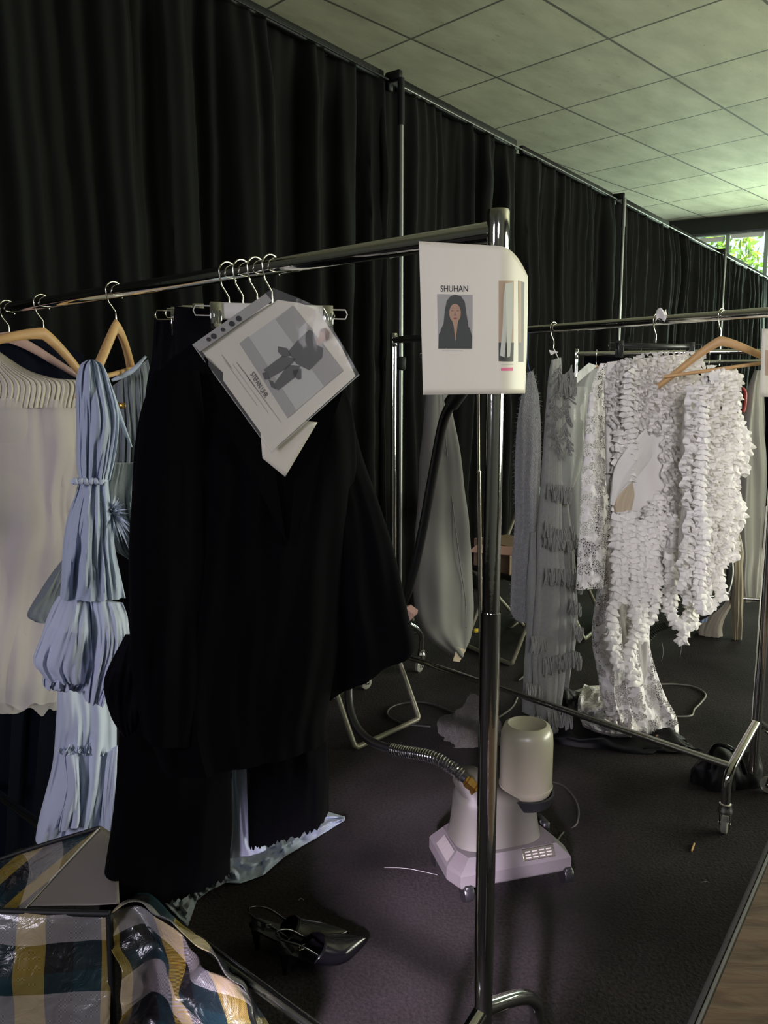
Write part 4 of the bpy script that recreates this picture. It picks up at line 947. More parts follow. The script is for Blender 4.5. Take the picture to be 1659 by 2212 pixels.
# ruffled dress
PR = P_(.41, .0, .0); ER = (.93, .37); rfd = thing('ruffle_dress', (PR[0], PR[1], .4), 'white dress covered in tight ruffles with long curling ruffle strips', 'dress')
nR = V3((ER[1], -ER[0], 0)).normalized()
b = shell([((1312, 782), (1500, 762)), ((1305, 830), (1505, 800)), ((1308, 900), (1512, 900)), ((1312, 1000), (1520, 1000)), ((1320, 1080), (1525, 1080)), ((1380, 1150), (1525, 1150)), ((1390, 1250), (1520, 1250))], PR, ER, .042, fold=.008, nf=5, seed=51, wr=.008); b.build('dress_body', M['white_cloth'], rfd)
b = B(); q = 0
u = 1303
while u < 1524:
    top = 784 - 22*min(1, (u-1312)/60) if u < 1500 else 790
    bot = 1010 if u < 1390 else 1090 + 140*min(1, (u-1390)/60)
    if u < 1400: bot = 930 + (u-1312)*.1
    path = []
    N = 320
    for i in range(N):
        v = top + (bot-top)*i/(N-1); uu = u + 4.2*math.sin(v/5.2 + q*1.3 + math.sin(v/17.0)) + 5*math.sin(v/29.0 + q*.5)
        edge = ((uu-1416)/112.0); dd = .012 + .05*max(.02, 1-edge*edge)**.375
        path.append(pp(uu, v, PR, ER) + nR*(dd + .004))
    ruffle_band(path, (nR + V3((R.uniform(-.35, .35), 0, R.uniform(-.2, .2)))).normalized(), .017, .0035, 330, b, 200+q)
    u += 6.0; q += 1
b.build('shirred_ruffles', M['white_ruffle'], rfd, smooth=True)
b = shell([((1395, 925), (1412, 985)), ((1355, 965), (1402, 1000)), ((1330, 1010), (1375, 1030)), ((1322, 1060), (1340, 1066)), ((1318, 1090), (1324, 1092))], (PR[0], PR[1]-.085, 0), ER, .014, fold=.003, nf=3, seed=52, nrow=40); b.build('smooth_sash', M['white_cloth'], rfd)
b = shell([((1345, 1035), (1362, 1028)), ((1330, 1062), (1366, 1060)), ((1324, 1090), (1364, 1085)), ((1326, 1106), (1362, 1100))], (PR[0], PR[1]-.065, 0), ER, .014, fold=.003, nf=3, seed=53, nrow=30); b.build('beige_lining', M['beige'], rfd, label='beige lining')
strips = [[(1318, 930), (1312, 1090), (1314, 1250), (1302, 1330), (1308, 1400), (1322, 1440)], [(1338, 1100), (1346, 1200), (1345, 1290), (1352, 1340), (1335, 1400), (1342, 1470)],
          [(1372, 1090), (1382, 1180), (1374, 1240), (1386, 1290)], [(1400, 1060), (1402, 1150), (1392, 1200), (1402, 1262)], [(1424, 1100), (1430, 1200), (1418, 1290), (1432, 1330), (1455, 1350), (1440, 1385)],
          [(1446, 1150), (1440, 1230), (1462, 1290), (1448, 1330)], [(1470, 1150), (1468, 1200), (1478, 1300), (1474, 1330), (1480, 1352)], [(1360, 1120), (1358, 1230), (1364, 1300), (1360, 1380)],
          [(1410, 1180), (1424, 1260), (1416, 1310)], [(1330, 960), (1322, 1060), (1330, 1180), (1322, 1300)], [(1388, 1080), (1366, 1140), (1378, 1220)], [(1330, 800), (1324, 880), (1334, 960), (1326, 1040)], [(1346, 790), (1350, 880), (1340, 930)], [(1386, 1200), (1390, 1290), (1378, 1340)]]
for q, s_ in enumerate(strips):
    b = B(); path = [pp(u, v, PR, ER) + nR*(.05 + .012*(q % 3)) for u, v in s_]; twist_strip(path, .023, 58 + 8*(q % 4), b, 300+q); b.build('ruffle_strip', M['white_ruffle'], rfd)
b = B()
for (u, v, l) in [(1430, 1388, 40), (1470, 1360, 60)]: b.tube([pp(u, v, PR, ER), pp(u + 3, v + l*.5, PR, ER), pp(u - 1, v + l, PR, ER)], .0006, 4, smooth=3)
b.build('loose_thread', M['thread'], rfd)
# second ruffled piece on the wooden hanger at right
PS = P_(.2, -.03, .02); ES = (.8, .6)
rt = thing('ruffled_blouse', (PS[0], PS[1], .5), 'white ruffled top slipping off the wooden hanger at right', 'top')
nS = V3((ES[1], -ES[0], 0)).normalized()
b = shell([((1510, 815), (1562, 812)), ((1488, 850), (1568, 850)), ((1482, 920), (1562, 920)), ((1486, 1000), (1552, 1000)), ((1482, 1100), (1545, 1100)), ((1478, 1200), (1532, 1200)), ((1485, 1290), (1520, 1280))], PS, ES, .04, fold=.010, nf=4, seed=54, wr=.012); b.build('top_body', M['white_cloth'], rt)
b = B(); q = 0; u = 1467
while u < 1566:
    path = []
    top = 812 + (20 if u < 1505 else 0); bot = 1280 - (u-1486)*1.1
    for i in range(420):
        v = top + (bot-top)*i/419; uu = u - 12*(v-820)/460 + 5*math.sin(v/7.0 + q*1.1 + math.sin(v/21.0)) + 6*math.sin(v/34.0 + q*.7)
        path.append(pp(uu, v, PS, ES) + nS*(.012 + .05*max(.02, 1-((uu-1520)/50.0)**2)**.375))
    ruffle_band(path, (nS + V3((R.uniform(-.4, .4), 0, R.uniform(-.2, .3)))).normalized(), .020, .005, 280, b, 400+q)
    u += 6.5; q += 1
b.build('ruffles', M['white_ruffle'], rt)
for q, s_ in enumerate([[(1545, 830), (1562, 900), (1580, 940), (1588, 970), (1572, 1010), (1590, 1012)], [(1556, 850), (1550, 920), (1560, 980), (1545, 1040), (1562, 1090), (1566, 1120), (1545, 1150), (1540, 1190), (1560, 1195)], [(1500, 820), (1530, 812), (1560, 815), (1568, 840)], [(1540, 1000), (1536, 1090), (1528, 1170), (1520, 1240), (1528, 1290)], [(1500, 1100), (1496, 1200), (1500, 1300), (1520, 1290)], [(1478, 860), (1484, 960), (1476, 1060), (1486, 1160), (1478, 1260), (1484, 1320)], [(1530, 880), (1548, 960), (1532, 1060), (1540, 1130)]]):
    b = B(); path = [pp(u, v, PS, ES) + nS*(.045 + .012*(q % 2)) for u, v in s_]; twist_strip(path, .021, 60 + 7*(q % 3), b, 500+q); b.build('ruffle_strip', M['white_ruffle'], rt)
wood_hanger(r2(.2) + V3((0, 0, 0)), (.97, -.24, 0), g2, rad(-8), 'wooden hanger with trouser bar at the right end of the second rack', span=.215, drop=.1, bar=True)
clip_hanger(r2(.43), (.97, .25, 0), g2, .15, 'black plastic clip hanger above the ruffled white dress', black=True)
b = B(); c = r2(.42) + V3((0, -.02, .012)); b.grid(lambda a, k: c + V3(((a-.5)*.035, -.004 + .012*math.sin(a*5 + k*3), (k-.4)*.035 + .006*math.sin(a*7))), 8, 6); b.build('tissue_scrap', M['white_cloth'], None, 'small white scrap of cloth caught on the second rack rail', 'scrap', thick=.001)

# ------------------------------------------------------------------ rack 3 / 4 garments (behind)
def bg_garment(rows, P, e, mt, name, label, cat, depth=.06, seed=0, **kw):
    t = thing(name, (P[0], P[1], .3), label, cat); b = shell(rows, P, e, depth, fold=.012, nf=5, seed=seed, nseg=64, nrow=40, **kw); b.build('garment_body', mt, t); return t
bg_garment(vr((790, 1510, 1560), (820, 1496, 1598), (1000, 1500, 1600), (1180, 1500, 1590), (1240, 1504, 1590)), (2.0, 4.92, 0), (.95, -.3), M['black_wool'], 'black_jacket', 'black jacket on the rack behind the wooden hanger', 'jacket', seed=61)
bg_garment(vr((770, 1262, 1340), (800, 1262, 1370), (1000, 1262, 1380), (1180, 1268, 1380)), (1.5, 5.05, 0), (.95, -.3), M['black_satin'], 'black_garment', 'black garment hanging behind the lace gown on the third rack', 'garment', seed=62)
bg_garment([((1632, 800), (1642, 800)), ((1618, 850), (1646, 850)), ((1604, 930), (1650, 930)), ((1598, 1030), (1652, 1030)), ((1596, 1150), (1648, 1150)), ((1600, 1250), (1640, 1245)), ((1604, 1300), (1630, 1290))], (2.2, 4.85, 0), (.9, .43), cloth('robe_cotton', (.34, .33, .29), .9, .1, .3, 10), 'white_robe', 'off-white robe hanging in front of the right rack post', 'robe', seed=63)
bg_garment([((1655, 850), (1720, 850)), ((1650, 1000), (1730, 1000)), ((1648, 1140), (1735, 1140)), ((1650, 1180), (1735, 1180))], (2.6, 4.8, 0), (.95, -.3), M['black_wool'], 'black_coat', 'black coat at the right frame edge behind the second rack post', 'coat', seed=64)
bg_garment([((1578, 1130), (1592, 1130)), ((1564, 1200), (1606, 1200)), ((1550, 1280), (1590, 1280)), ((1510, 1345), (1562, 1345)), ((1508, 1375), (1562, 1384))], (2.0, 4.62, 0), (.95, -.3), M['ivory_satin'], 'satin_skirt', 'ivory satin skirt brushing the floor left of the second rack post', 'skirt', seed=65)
bg_garment([((1584, 1190), (1604, 1190)), ((1580, 1300), (1606, 1290)), ((1582, 1380), (1602, 1380))], (2.1, 4.5, 0), (.95, -.3), cloth('slip_cloth', (.26, .22, .15), .8, .1, .5, 14), 'beige_slip', 'crumpled beige slip hanging right of the ivory satin skirt', 'slip', seed=66, depth=.03)
bg_garment([((1480, 1270), (1530, 1262)), ((1478, 1310), (1532, 1310)), ((1482, 1345), (1528, 1340))], (1.75, 4.5, 0), (.95, -.3), M['denim'], 'blue_print_cloth', 'blue and white printed cloth behind the ruffle strips', 'cloth', seed=67, depth=.03)
bg_garment([((1540, 830), (1585, 830)), ((1530, 900), (1600, 900)), ((1530, 1180), (1600, 1180))], (2.75, 6.2, 0), (.95, -.3), M['black_wool'], 'black_dress', 'black dress on the farthest rack', 'dress', seed=68)
t = thing('clothes_hanger', yp(1606, 850, 4.8).to_tuple(), 'red hanger edge beside the off-white robe', 'hanger')
b = B(); b.tube([yp(u, v, 4.8) for u, v in [(1603, 838), (1610, 850), (1608, 880), (1604, 890)]], .011, 8, smooth=4); b.build('hanger_body', M['red'], t)
for q, (u, lab) in enumerate([(1480, 'steel hook on the third rack rail, behind the wooden hanger'), (1538, 'second steel hook on the third rack rail'), (1643, 'steel hook above the off-white robe')]):
    k = (u-1265)/(1640-1265); p = D1 + (D0-D1)*max(.02, k*.66); p = V3((p.x, p.y, 1.66)); b = B(); hook(b, p, V3((.3, .95, 0)), rail_r=.015); b.build('hanger_hook', M['steel'], None, lab, 'hook')

# ------------------------------------------------------------------ steamer
SC = V3((.335, 2.228, 0)); s1 = V3((.958, .287, 0)); s2 = V3((-.287, .958, 0))
def sl_(a, b_, z): return SC + s1*a + s2*b_ + V3((0, 0, z))
st = thing('garment_steamer', SC.to_tuple(), 'grey upright garment steamer with milky water bottle and spring-sleeved hose', 'garment steamer')
def loft(rings, n=48, p=3.2):
    b = B(); V = []
    for (cx, cy, hx, hy, z) in rings:
        for k in range(n):
            a = 2*PI*k/n; x = hx*math.copysign(abs(math.cos(a))**(2/p), math.cos(a)); y = hy*math.copysign(abs(math.sin(a))**(2/p), math.sin(a)); V.append(sl_(cx + x, cy + y, z))
    Fa = [(i*n+k, i*n+(k+1) % n, (i+1)*n+(k+1) % n, (i+1)*n+k) for i in range(len(rings)-1) for k in range(n)]
    Fa += [tuple(range(n-1, -1, -1)), tuple(range((len(rings)-1)*n, len(rings)*n))]; b.add(V, Fa); return b
def lpt(poly, z, s=1.0, dx=0): return [sl_(x*s + dx, y*s, z) for x, y in poly]
bp_ = [(-.165, -.125), (.178, -.125), (.188, -.07), (.160, .115), (-.13, .125), (-.178, .095), (-.186, -.07)]
b = B(); V = []; lv = [(.040, .97), (.046, 1), (.080, 1.0), (.088, .97), (.118, .80)]
for z, s_ in lv: V += lpt(bp_, z, s_)
n = len(bp_); b.add(V, [(i*n+k, i*n+(k+1) % n, (i+1)*n+(k+1) % n, (i+1)*n+k) for i in range(len(lv)-1) for k in range(n)] + [tuple(range(n-1, -1, -1)), tuple(range((len(lv)-1)*n, len(lv)*n))])
b.build('base', M['steamer_base'], st, smooth=False)
b = loft([(-.01, 0, .135, .085, .115), (-.01, 0, .13, .082, .14), (-.012, .0, .122, .078, .20), (-.014, 0, .118, .076, .235), (-.03, 0, .10, .070, .252), (-.06, 0, .062, .058, .262), (-.085, 0, .05, .05, .29), (-.09, 0, .042, .042, .315), (-.09, 0, .028, .028, .326)]); b.build('housing', M['steamer'], st)
b = B(); BC = sl_(.085, -.01, 0); 
b.lathe(BC, [(.035, .222), (.055, .226), (.072, .245), (.077, .262), (.077, .40), (.075, .425), (.066, .447), (.056, .452), (.052, .450), (.048, .4475), (.001, .447)], 48); bo = b.build('water_bottle', M['bottle'], st)
b = B(); b.lathe(BC, [(.0785, .262), (.0795, .265), (.0785, .268)], 48); b.build('moulded_ring', M['bottle'], bo)
b = B(); b.lathe(BC, [(.05, .21), (.074, .212), (.082, .232), (.084, .244), (.078, .246), (.066, .228)], 40); b.build('bottle_seat', M['plastic_black'], st)
for x, y in ((-.142, -.114), (.168, -.114), (.14, .09), (-.16, .07)):
    b = B(); b.lathe(sl_(x, y, .026), [(.008, -.014), (.024, -.014), (.026, -.01), (.026, .01), (.024, .014), (.008, .014)], 24, s1); b.box(sl_(x, y, .04), (.012, .02, .012), s1, s2, bev=.003); b.build('wheel', M['rubber'], st)
# rating plate on the sloped front of the base, maker's label on the left corner
def slope(a, z_): # front slope between z .088 and .118
    k = (z_ - .088)/.03; return sl_(a, -.125*(.97 + (.80-.97)*k) - .0012, z_ + .0016)
b = B(); b.grid(lambda a, c: slope(.03 + .10*a, .0905 + .025*c), 4, 2); pl = b.build('rating_plate', M['plate'], st)
b = B(); b.tube([slope(.03, .0905), slope(.13, .0905), slope(.13, .1155), slope(.03, .1155), slope(.03, .0905)], .0008, 4); b.build('plate_rim', M['steel'], pl)
b = B()
for q in range(4):
    for k in range(3):
        x0 = .038 + q*.022; b.grid(lambda a, c, x0=x0, k=k: slope(x0 + .016*a, .094 + .0065*k + .0025*c) + V3((0, -.0006, .0006)), 1, 1)
b.build('plate_print', M['faint'], pl, smooth=False)
b = B(); A_, B_ = sl_(-.147, -.125, 0), sl_(-.208, -.02, 0)
def lf(a, c):
    y = .04 - .10*a; x = -.186 + .008*(y+.07)/.165; p0 = sl_(x*.965, y, .089); p1 = sl_(x*.83, y*.9, .115)
    return p0*(1-c) + p1*c + V3((-.002, -.001, .002))
b.grid(lf, 3, 2); lb_ = b.build('paper_label', mat('worn_label', (.22, .20, .185), .6), st)
b = B()
for q in range(4): b.grid(lambda a, c, q=q: lf(.12 + .2*q + .08*a, .2 + .6*c) + V3((-.0006, -.0006, .0008)), 1, 2)
b.build('label_print', M['print_mid'], lb_, smooth=False)
# hose
port = yp(1024, 1700, SC.y - .085); hd = (yp(985, 1664, SC.y - .075) - port).normalized()
b = B(); b.lathe(port - hd*.008, [(.022, 0), (.022, .006), (.017, .008), (.017, .02), (.019, .021), (.019, .034), (.014, .036), (.014, .042)], 6, hd); b.build('brass_fitting', M['brass'], st)
h0 = port + hd*.03
hp = [h0, yp(972, 1656, 2.18), yp(930, 1634, 2.22), yp(845, 1618, 2.32), yp(795, 1597, 2.38), yp(764, 1558, 2.44), yp(753, 1500, 2.5), yp(762, 1430, 2.56), yp(815, 1370, 2.5), yp(866, 1310, 2.4), yp(892, 1240, 2.32), yp(916, 1130, 2.25), yp(938, 1010, 2.2), yp(958, 910, 2.17), yp(978, 868, 2.15)]
b = B(); b.tube(hp, .0135, 16, smooth=8); b.build('hose', M['rubber'], st)
b = B()
def cr(pts, x):
    x = max(0, min(len(pts)-1.001, x)); i = int(x); t = x-i; p0, p1, p2, p3 = pts[max(i-1, 0)], pts[i], pts[i+1], pts[min(i+2, len(pts)-1)]
    return .5*((2*p1) + (p2-p0)*t + (2*p0-5*p1+4*p2-p3)*t*t + (-p0+3*p1-3*p2+p3)*t*t*t)
pts = []; turns = 29; NN = turns*14
dense = [.3 + 2.7*q/300 for q in range(301)]; al = [0]
for q in range(300): al.append(al[-1] + (cr(hp, dense[q+1]) - cr(hp, dense[q])).length)
for i in range(NN+1):
    tgt = al[-1]*i/NN; q = 0 if i == 0 else q
    while q < 299 and al[q+1] < tgt: q += 1
    x = dense[q] + .009*(tgt-al[q])/max(1e-6, al[q+1]-al[q]); p = cr(hp, x); T = (cr(hp, x+.02) - cr(hp, x-.02 if x > .02 else 0)).normalized(); u_ = T.cross(V3((0, 1, 0))).normalized(); w_ = T.cross(u_); a = 2*PI*turns*i/NN
    pts.append(p + (u_*math.cos(a) + w_*math.sin(a))*.0165)
b.tube(pts, .0022, 6); b.build('spring_sleeve', M['chrome'], st)
b = B(); c = hp[-1]; d_ = (yp(1000, 838, 2.12) - c).normalized(); b.lathe(c - d_*.012, [(.016, 0), (.021, .003), (.021, .05), (.018, .085), (.016, .12)], 24, d_)
b.lathe(c + d_*.12, [(.02, 0), (.03, .03), (.03, .05), (.012, .06)], 24, d_); b.build('steam_head', M['plastic_black'], st)
pb, pt_ = yp(1042, 1690, 2.36), yp(1034, 1020, 2.3)
tp = yp(1031, 700, 2.27); pb = V3((pb.x, pb.y, .2))
b = B(); b.tube([pb, pt_], .0065, 14); b.lathe(pt_, [(.0075, -.004), (.0075, .004)], 14); b.build('pole', M['steel'], st)
b = B(); b.tube([pt_, tp, tp + V3((-.02, -.04, .02))], .0042, 12); b.build('inner_pole', M['steel'], st)
cd = [sl_(.15, .02, .12), fp(1198, 1815, .06), fp(1215, 1800), fp(1245, 1780), fp(1248, 1740), fp(1225, 1705), fp(1195, 1690), fp(1150, 1690)]
b = B(); b.tube(cd, .0035, 8, smooth=8); b.build('power_cord', M['cable'], st)
b = B(); b.box(sl_(.165, .03, .10), (.012, .03, .022), s1, s2, bev=.004); b.build('foot_switch', M['plastic_black'], st)

# second steamer hose arching behind the ruffled dress
b = B(); b.tube([yp(u, v, Y) for u, v, Y in [(1545, 1100, 3.6), (1568, 1180, 3.5), (1577, 1240, 3.45), (1560, 1295, 3.4), (1520, 1328, 3.38), (1480, 1340, 3.38), (1440, 1350, 3.4)]], .0165, 14, smooth=8)
t = thing('steam_hose', yp(1440, 1360, 3.4).to_tuple(), 'thick black hose arching behind the ruffled dress', 'hose'); b.build('hose', M['rubber'], t)
b = B(); hp2 = [yp(1440, 1350, 3.4), yp(1415, 1362, 3.41), yp(1395, 1385, 3.42)]
pts = []
for i in range(200):
    x = 1.98*i/199; p = cr(hp2, x); T = (hp2[2] - hp2[0]).normalized(); u_ = T.cross(V3((0, 1, 0))).normalized(); w_ = T.cross(u_); a = 2*PI*14*i/199; pts.append(p + (u_*math.cos(a) + w_*math.sin(a))*.017)
b.tube(pts, .002, 5); b.build('spring_sleeve', M['dark_metal'], t)

# ------------------------------------------------------------------ chairs
def chair(o, wd, kd_, label, width=.40):
    o = V3(o); wd = V3(wd).normalized(); kd_ = V3(kd_).normalized()
    q = lambda a, k, z: o + wd*a + kd_*k + V3((0, 0, z))
    t = thing('folding_chair', q(width/2, .2, 0).to_tuple(), label, 'chair')
    r_ = .011; c = .05
    b = B(); b.tube([q(0, .42, .86), q(0, .17, .35), q(0, .02, .04 + r_), q(.01, .003, .016), q(c, 0, r_), q(width-c, 0, r_), q(width-.01, .003, .016), q(width, .02, .04 + r_), q(width, .17, .35), q(width, .42, .86)], r_, 12, smooth=5); b.build('rear_frame', M['olive_tube'], t)
    b = B(); x0, x1 = .025, width-.025; b.tube([q(x0, .02, .46), q(x0, .44, .04), q(x0+.02, .46, r_), q(x0+c, .462, r_), q(x1-c, .462, r_), q(x1-.02, .46, r_), q(x1, .44, .04), q(x1, .02, .46)], r_*.95, 12, smooth=5); b.build('front_frame', M['olive_tube'], t)
    b = B(); b.box(q(width/2, .2, .46), (width/2-.03, .19, .014), wd, kd_, bev=.005); b.build('seat', M['plastic_black'], t)
    b = B(); b.box(q(width/2, .385, .77), (width/2-.01, .008, .08), wd, kd_, V3((kd_.x*.4, kd_.y*.4, .9)).normalized(), bev=.003); b.build('backrest', M['plastic_black'], t)
    return t
chair((-.115, 3.04, 0), (.67, .74, 0), (-.74, .67, 0), 'folding chair with bent tube legs showing below the black coat')
chair(fp(1105, 1440).to_tuple(), (-.53, .85, 0), (.85, .53, 0), 'folding chair behind the near chrome post, loaded with a carton')
chair(fp(1262, 1385).to_tuple(), (.5, .85, 0), (-.8, .5, 0), 'folding chair behind the fringed knit dress')
q = fp(1105, 1440) + V3((-.53, .85, 0)).normalized()*.2 + V3((.85, .53, 0)).normalized()*.16
t = thing('cardboard_box', (q.x, q.y, .475), 'open brown carton on the chair behind the mohair scarf', 'box')
b = B(); b.box(q + V3((-.02, .0, .55)), (.15, .12, .075), V3((-.53, .85, 0)).normalized(), V3((.85, .53, 0)).normalized(), bev=.002); b.build('carton', M['cardboard'], t, smooth=False)
b = B(); b.prism([q + V3((x, y, z)) for x, y, z in ((-.2, -.12, .625), (.02, -.22, .625), (-.04, -.30, .60), (-.26, -.2, .60))], V3((0, 0, .003))); b.build('flap', M['pinkpaper'], t, smooth=False)
b = B(); c = fp(1030, 1362, .02); b.box(c, (.02, .008, .012), (.9, .3, 0), (-.3, .9, 0), bev=.003); b.build('yellow_tag', M['yellow'], None, 'small yellow tag on the floor behind the chrome post', 'tag')
b = B(); c = yp(885, 1325, 3.1); b.prism([yp(u, v, 2.75) for u, v in [(874, 1312), (882, 1310), (898, 1322), (896, 1330), (880, 1345)]], V3((.02, .05, 0))); 
b.build('pink_paper', M['pinkpaper'], None, 'scrap of pink paper sticking out beside the black coat sleeve', 'paper')

# ------------------------------------------------------------------ floor items
def mound(name, c, rx, ry, h, mt, label, cat, seed, yaw=0, parent=None, amp=.5):
    b = B(); cs, sn = math.cos(yaw), math.sin(yaw)
    def fn(a, k):
        th = a*2*PI; r_ = math.sin(k*PI/2); z = math.cos(k*PI/2)
        nn = 1 + amp*noise.noise(V3((math.cos(th)*1.7*r_, math.sin(th)*1.7*r_, seed))) + amp*.4*noise.noise(V3((math.cos(th)*5*r_, math.sin(th)*5*r_, z*3 + seed)))
        x, y = rx*r_*math.cos(th)*nn, ry*r_*math.sin(th)*nn
        return V3(c) + V3((x*cs - y*sn, x*sn + y*cs, max(.002, h*(z**.7)*(1 + amp*1.2*noise.noise(V3((x*12, y*12, seed)))))))
    b.grid(fn, 64, 20); return b, b.build(name, mt, parent, label, cat)
b, o = mound('fur_bundle', fp(1020, 1590), .13, .10, .13, M['fluff'], 'bundle of grey-brown fluffy fabric on the floor left of the steamer', 'fabric', 3, .3)
o.name = 'fur_fabric'
b2 = B(); rr = random.Random(5)
for q in range(3000):
    p = b.V[rr.randrange(len(b.V))]; d = V3((rr.gauss(0, 1), rr.gauss(0, 1), rr.gauss(.1, .7))).normalized(); sd = d.orthogonal().normalized()*.0007; b2.add([p - sd, p + sd, p + d*rr.uniform(.006, .018)], [(0, 1, 2)])
tip = B(); tip.tube([fp(985, 1570, .05), fp(965, 1560, .04), fp(950, 1575, .02)], [.04, .03, .012], 10, smooth=4)
b2.build('pile', M['fluff'], o, smooth=False); tip.build('trailing_end', M['fluff'], o)
b, o = mound('black_bag', fp(1330, 1598), .36, .10, .06, M['black_nylon'], 'crumpled black nylon bag under the lace gown train', 'bag', 6, -.35, amp=.55)
b, o = mound('black_cloth', fp(1222, 1528), .075, .07, .09, M['black_nylon'], 'crumpled black fabric between the fringed dress and lace train', 'fabric', 8, .2)
b, o = mound('black_handbag', fp(1565, 1690), .12, .08, .13, M['black_nylon'], 'black soft handbag on the floor behind the second rack foot', 'bag', 9, .1, amp=.3)
b = B(); b.tube([fp(1530, 1660, .10), fp(1545, 1610, .2), fp(1590, 1625, .2), fp(1610, 1670, .12)], .008, 8, smooth=6); b.build('strap', M['patent'], o)
# flesh toned lining peeking at the train
b = B(); b.grid(lambda a, c: fp(1408 + 26*a, 1570 + 30*c, .03 + .02*math.sin(a*3)*math.sin(c*3)), 8, 8); b.build('lining_scrap', mat('flesh_cloth', (.40, .24, .17), .6, bump=.5), None, 'flesh-toned shiny fabric scrap at the lace hem', 'fabric', thick=.002)
for pts_, mt, lab in [([(1425, 1478), (1460, 1478), (1500, 1484), (1524, 1500), (1514, 1518), (1500, 1532), (1494, 1545), (1470, 1548), (1430, 1546)], 'cable_pale', 'thin pale cable looping on the floor right of the lace gown'),
                      ([(1040, 1580), (990, 1545), (930, 1520), (880, 1518), (845, 1528), (838, 1545), (870, 1562), (930, 1570)], 'cable', 'dark cable looped on the floor under the second rack'),
                      ([(1120, 1500), (1105, 1530), (1060, 1560)], 'cable_pale', 'short pale cable end beside the fringed dress'),
                      ([(1240, 1430), (1200, 1425), (1160, 1440), (1120, 1470)], 'cable', 'dark cable on the floor behind the fringed dress')]:
    b = B(); b.tube([fp(u, v, .005) for u, v in pts_], .0045, 8, smooth=8); b.build('floor_cable', M[mt], None, lab, 'cable')
b = B(); b.tube([fp(1500, 1822, .003), fp(1494, 1838, .003)], .0028, 6); b.build('matchstick', M['wood'], None, 'tiny pale wooden stick on the carpet near the rack foot', 'stick')
b = B(); b.tube([fp(470, 1950, .002), fp(650, 1942, .002)], .001, 4)
for pts_, lab in [([(830, 1874), (880, 1876), (945, 1890)], 'long pale thread on the carpet left of the steamer'), ([(645, 1945), (650, 1940), (656, 1944)], 'small curled thread on the carpet above the shoes'), ([(1515, 1906), (1525, 1904), (1532, 1906)], 'short white thread on the carpet at right')]:
    b = B(); b.tube([fp(u, v, .002) for u, v in pts_], .0005, 4, smooth=4); b.build('loose_thread', M['thread'], None, lab, 'thread')

# ------------------------------------------------------------------ shoes
def shoe(toe, heel, label, side):
    toe, heel = V3(toe), V3(heel); L_ = (toe-heel).length; f = (toe-heel).normalized(); s_ = V3((-f.y, f.x, 0))
    t = thing('slingback_shoe', ((toe+heel)/2).to_tuple(), label, 'shoe', 'black slingback pair on the carpet')
    q = lambda x, y, z: heel + f*(x*L_) + s_*y + V3((0, 0, z))
    hgt = lambda x: .062*(1 - min(1, max(0, x-.05)/.55))**1.5*1.0 + .004
    wd = lambda x: (.026 + .016*math.sin(min(1, x/.72)*PI*.62)) if x < .66 else (.0405*(1 - ((x-.66)/.34)**1.25) + .0015)
    b = B(); N = 28; V = []
    for i in range(N):
        x = i/(N-1); w_ = wd(x)
        for y, z in ((-w_, 0), (w_, 0), (w_, .006), (-w_, .006)): V.append(q(x, y, hgt(x) + z))
    b.add(V, [(i*4+k, i*4+(k+1) % 4, i*4+4+(k+1) % 4, i*4+4+k) for i in range(N-1) for k in range(4)] + [(3, 2, 1, 0), tuple(range((N-1)*4, N*4))]); b.build('sole', M['patent'], t)
    b = B()
    def vamp(a, c):
        x = .48 + .52*c + (-.17*abs(2*a-1)**2)*(1-c) ; w_ = wd(x)*1.04; th = PI*a; hh = .046*(1-c)**.8 + .008
        return q(x, -w_*math.cos(th), hgt(x) + .004 + hh*math.sin(th)**.7)
    b.grid(vamp, 24, 22); b.build('vamp', M['patent'], t, thick=.0016)
    b = B(); b.tube([vamp(k/16, 0) for k in range(17)], .0014, 6); b.build('piping', M['patent'], t)
    b = B(); pts_ = [q(.36, -.036, .045), q(.18, -.034, .085), q(.02, -.022, .105), q(-.03, 0, .11), q(.02, .022, .105), q(.18, .034, .085), q(.36, .036, .045)]
    b.tube(pts_, .0032, 8, smooth=5); b.build('heel_strap', M['patent'], t)
    b = B(); c = q(.17, -.0385, .087)
    b.tube([c + f*x + V3((0, 0, z)) - s_*.001 for x, z in ((-.007, -.006), (.007, -.006), (.007, .006), (-.007, .006), (-.007, -.006))], .0013, 6); b.tube([c + V3((0, 0, -.006)), c + V3((0, 0, .006))], .001, 6); b.build('buckle', M['chrome'], t, label='small silver buckle')
    b = B(); b.tube([q(.06, 0, hgt(.0) + .0), q(.045, 0, .04), q(.05, 0, .012), q(.05, 0, .001)], [.022, .010, .006, .0065], 14, smooth=4); b.build('heel', M['patent'], t)
shoe(fp(792, 2038), fp(606, 2108), 'front black patent slingback shoe with silver buckle, nearer the camera', 1)
shoe(fp(752, 2024), fp(545, 2052), 'rear black slingback shoe, partly behind the front one', -1)

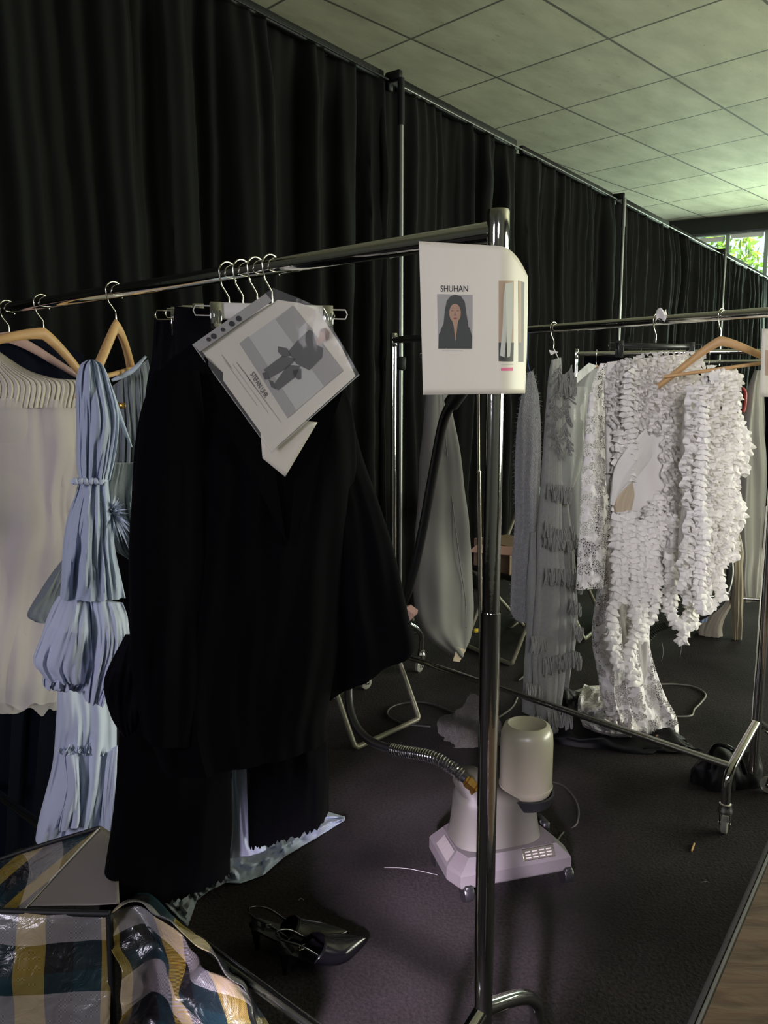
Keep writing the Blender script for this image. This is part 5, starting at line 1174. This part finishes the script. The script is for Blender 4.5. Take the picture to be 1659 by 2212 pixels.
# ------------------------------------------------------------------ plaid bag
bgt = thing('laundry_bag', fp(150, 2300).to_tuple(), 'large plaid woven-plastic bag, yellow black and white, at the lower left', 'bag')
def crumple(p, n, amp, sc, seed): return p + V3(n)*(amp*(noise.noise(p*sc + V3((seed, 0, 0))) + .5*noise.noise(p*sc*2.3 + V3((0, seed, 0)))))
tl_, tr_ = fp(-260, 1958, .40), fp(236, 1974, .40)
bl_, br_ = tl_ + V3((-.02, -.06, -.395)), tr_ + V3((.02, -.07, -.395))
b = B(); b.grid(lambda a, c: crumple((tl_*(1-a) + tr_*a)*(1-c) + (bl_*(1-a) + br_*a)*c + V3((0, -.03*math.sin(c*PI)*math.sin(a*PI), 0)), (0, -1, 0), .022, 6, 1), 60, 50, uvs=(2.9, 2.6)); b.build('front_panel', M['plaid'], bgt, thick=.001)
rim = [tr_, fp(300, 1955, .40), fp(345, 1985, .40), fp(410, 2045, .37), fp(470, 2090, .33), fp(525, 2130, .28), fp(552, 2190, .22)]
bot = [br_, V3((-.44, 1.42, .01)), V3((-.36, 1.36, .008)), V3((-.30, 1.32, .006)), V3((-.26, 1.28, .005)), V3((-.22, 1.25, .005)), V3((-.2, 1.22, .005))]
b = B(); b.grid(lambda a, c: crumple(cr(rim, a*6)*(1-c) + cr(bot, a*6)*c + V3((.02, -.02, .06))*math.sin(c*PI)*(.6 + .4*math.sin(a*9)), (.6, -.6, .5), .062, 8.5, 4), 90, 60, uvs=(2.6, 2.5)); b.build('side_panel', M['plaid'], bgt, thick=.001)
b = B(); back = [fp(-100, 1900, .41), fp(60, 1880, .43), fp(215, 1850, .42), fp(300, 1925, .40), fp(380, 1985, .37), fp(450, 2050, .33), fp(500, 2100, .27)]
b.grid(lambda a, c: crumple(cr(rim, a*6)*(1-c) + cr([fp(260, 1965, .36), fp(300, 1935, .36), fp(350, 1960, .34), fp(410, 2010, .32), fp(480, 2075, .27), fp(545, 2140, .22), fp(590, 2210, .17)], a*6)*c, (.3, -.3, .9), .05, 7, 11), 60, 20, uvs=(1.9, .8)); b.build('top_panel', M['plaid'], bgt, thick=.001)
b = B(); b.tube([tl_, tl_*.5 + tr_*.5 + V3((0, 0, -.002)), tr_], .0065, 8, smooth=6); b.tube([tr_, (tr_+br_)/2 + V3((.0, -.0, 0)), br_], .0075, 8, smooth=6); b.build('edge_trim', M['trim'], bgt)
YF = tr_.y + .16
fl = [(-60, 1880), (20, 1843), (120, 1805), (214, 1787), (218, 1800), (150, 1870), (60, 1960), (-60, 1990)]
b = B()
A_, B_, C_, D_ = yp(-80, 1885, YF + .08), yp(215, 1788, YF + .10), yp(50, 1966, YF - .10), yp(-120, 1985, YF - .10)
b.grid(lambda a, c: crumple((A_*(1-a) + B_*a)*(1-c) + (D_*(1-a) + C_*a)*c, (0, -1, .3), .012, 8, 20), 40, 30)
b.UV = [(u_*1.7 + v_*.55 + .1, v_*.75 - u_*1.5) for u_, v_ in b.UV]; b.build('open_flap', M['plaid'], bgt, thick=.001)
b = B(); b.tube([A_, (A_+B_)/2 + V3((0, 0, .004)), B_], .005, 8, smooth=4); b.build('flap_trim', M['trim'], bgt)
b = B(); b.grid(lambda a, c: crumple((B_*(1-a) + yp(250, 1810, YF + .1)*a)*(1-c) + (C_*(1-a) + (tr_ + V3((.01, .02, 0)))*a)*c, (0, -1, 0), .004, 6, 22) + V3((0, .012, 0)), 20, 20); b.build('inner_lining', M['bag_lining'], bgt, thick=.001)
b = B(); b.tube([B_, (B_+C_)/2 + V3((0, 0, .0)), C_], .0022, 6); b.build('zip_edge', M['white_plastic'], bgt)

# ------------------------------------------------------------------ low wooden bench at lower right
ZB = .45
p0, p1 = fp(1483, 2212, ZB), fp(1659, 1812, ZB); d = (p1-p0).normalized(); nn = V3((d.y, -d.x, 0))
p0 = p0 - d*.8; p1 = p1 + d*.9; EW_ = .011
bt = thing('wooden_bench', ((p0+p1)/2 + nn*.3 - V3((0, 0, ZB))).to_tuple(), 'low rough tan wooden bench with grey edge, lower right corner', 'bench')
b = B(); b.prism([p0 + nn*.019, p1 + nn*.019, p1 + nn*.62, p0 + nn*.62], V3((0, 0, .05))); b.V = [v - V3((0, 0, .025)) for v in b.V]; b.build('bench_top', M['bench'], bt, smooth=False)
b = B(); b.box((p0+p1)/2 + nn*.010 - V3((0, 0, .03)), ((p1-p0).length/2, EW_, .03), d, nn, bev=.006); b.build('edge_strip', M['bench_edge'], bt)
for k in (.12, .88):
    for y in (.08, .54):
        b = B(); c = p0*(1-k) + p1*k + nn*y; b.box((c.x, c.y, (ZB-.05)/2), (.03, .03, (ZB-.05)/2), d, nn, bev=.004); b.build('leg', M['bench_edge'], bt)
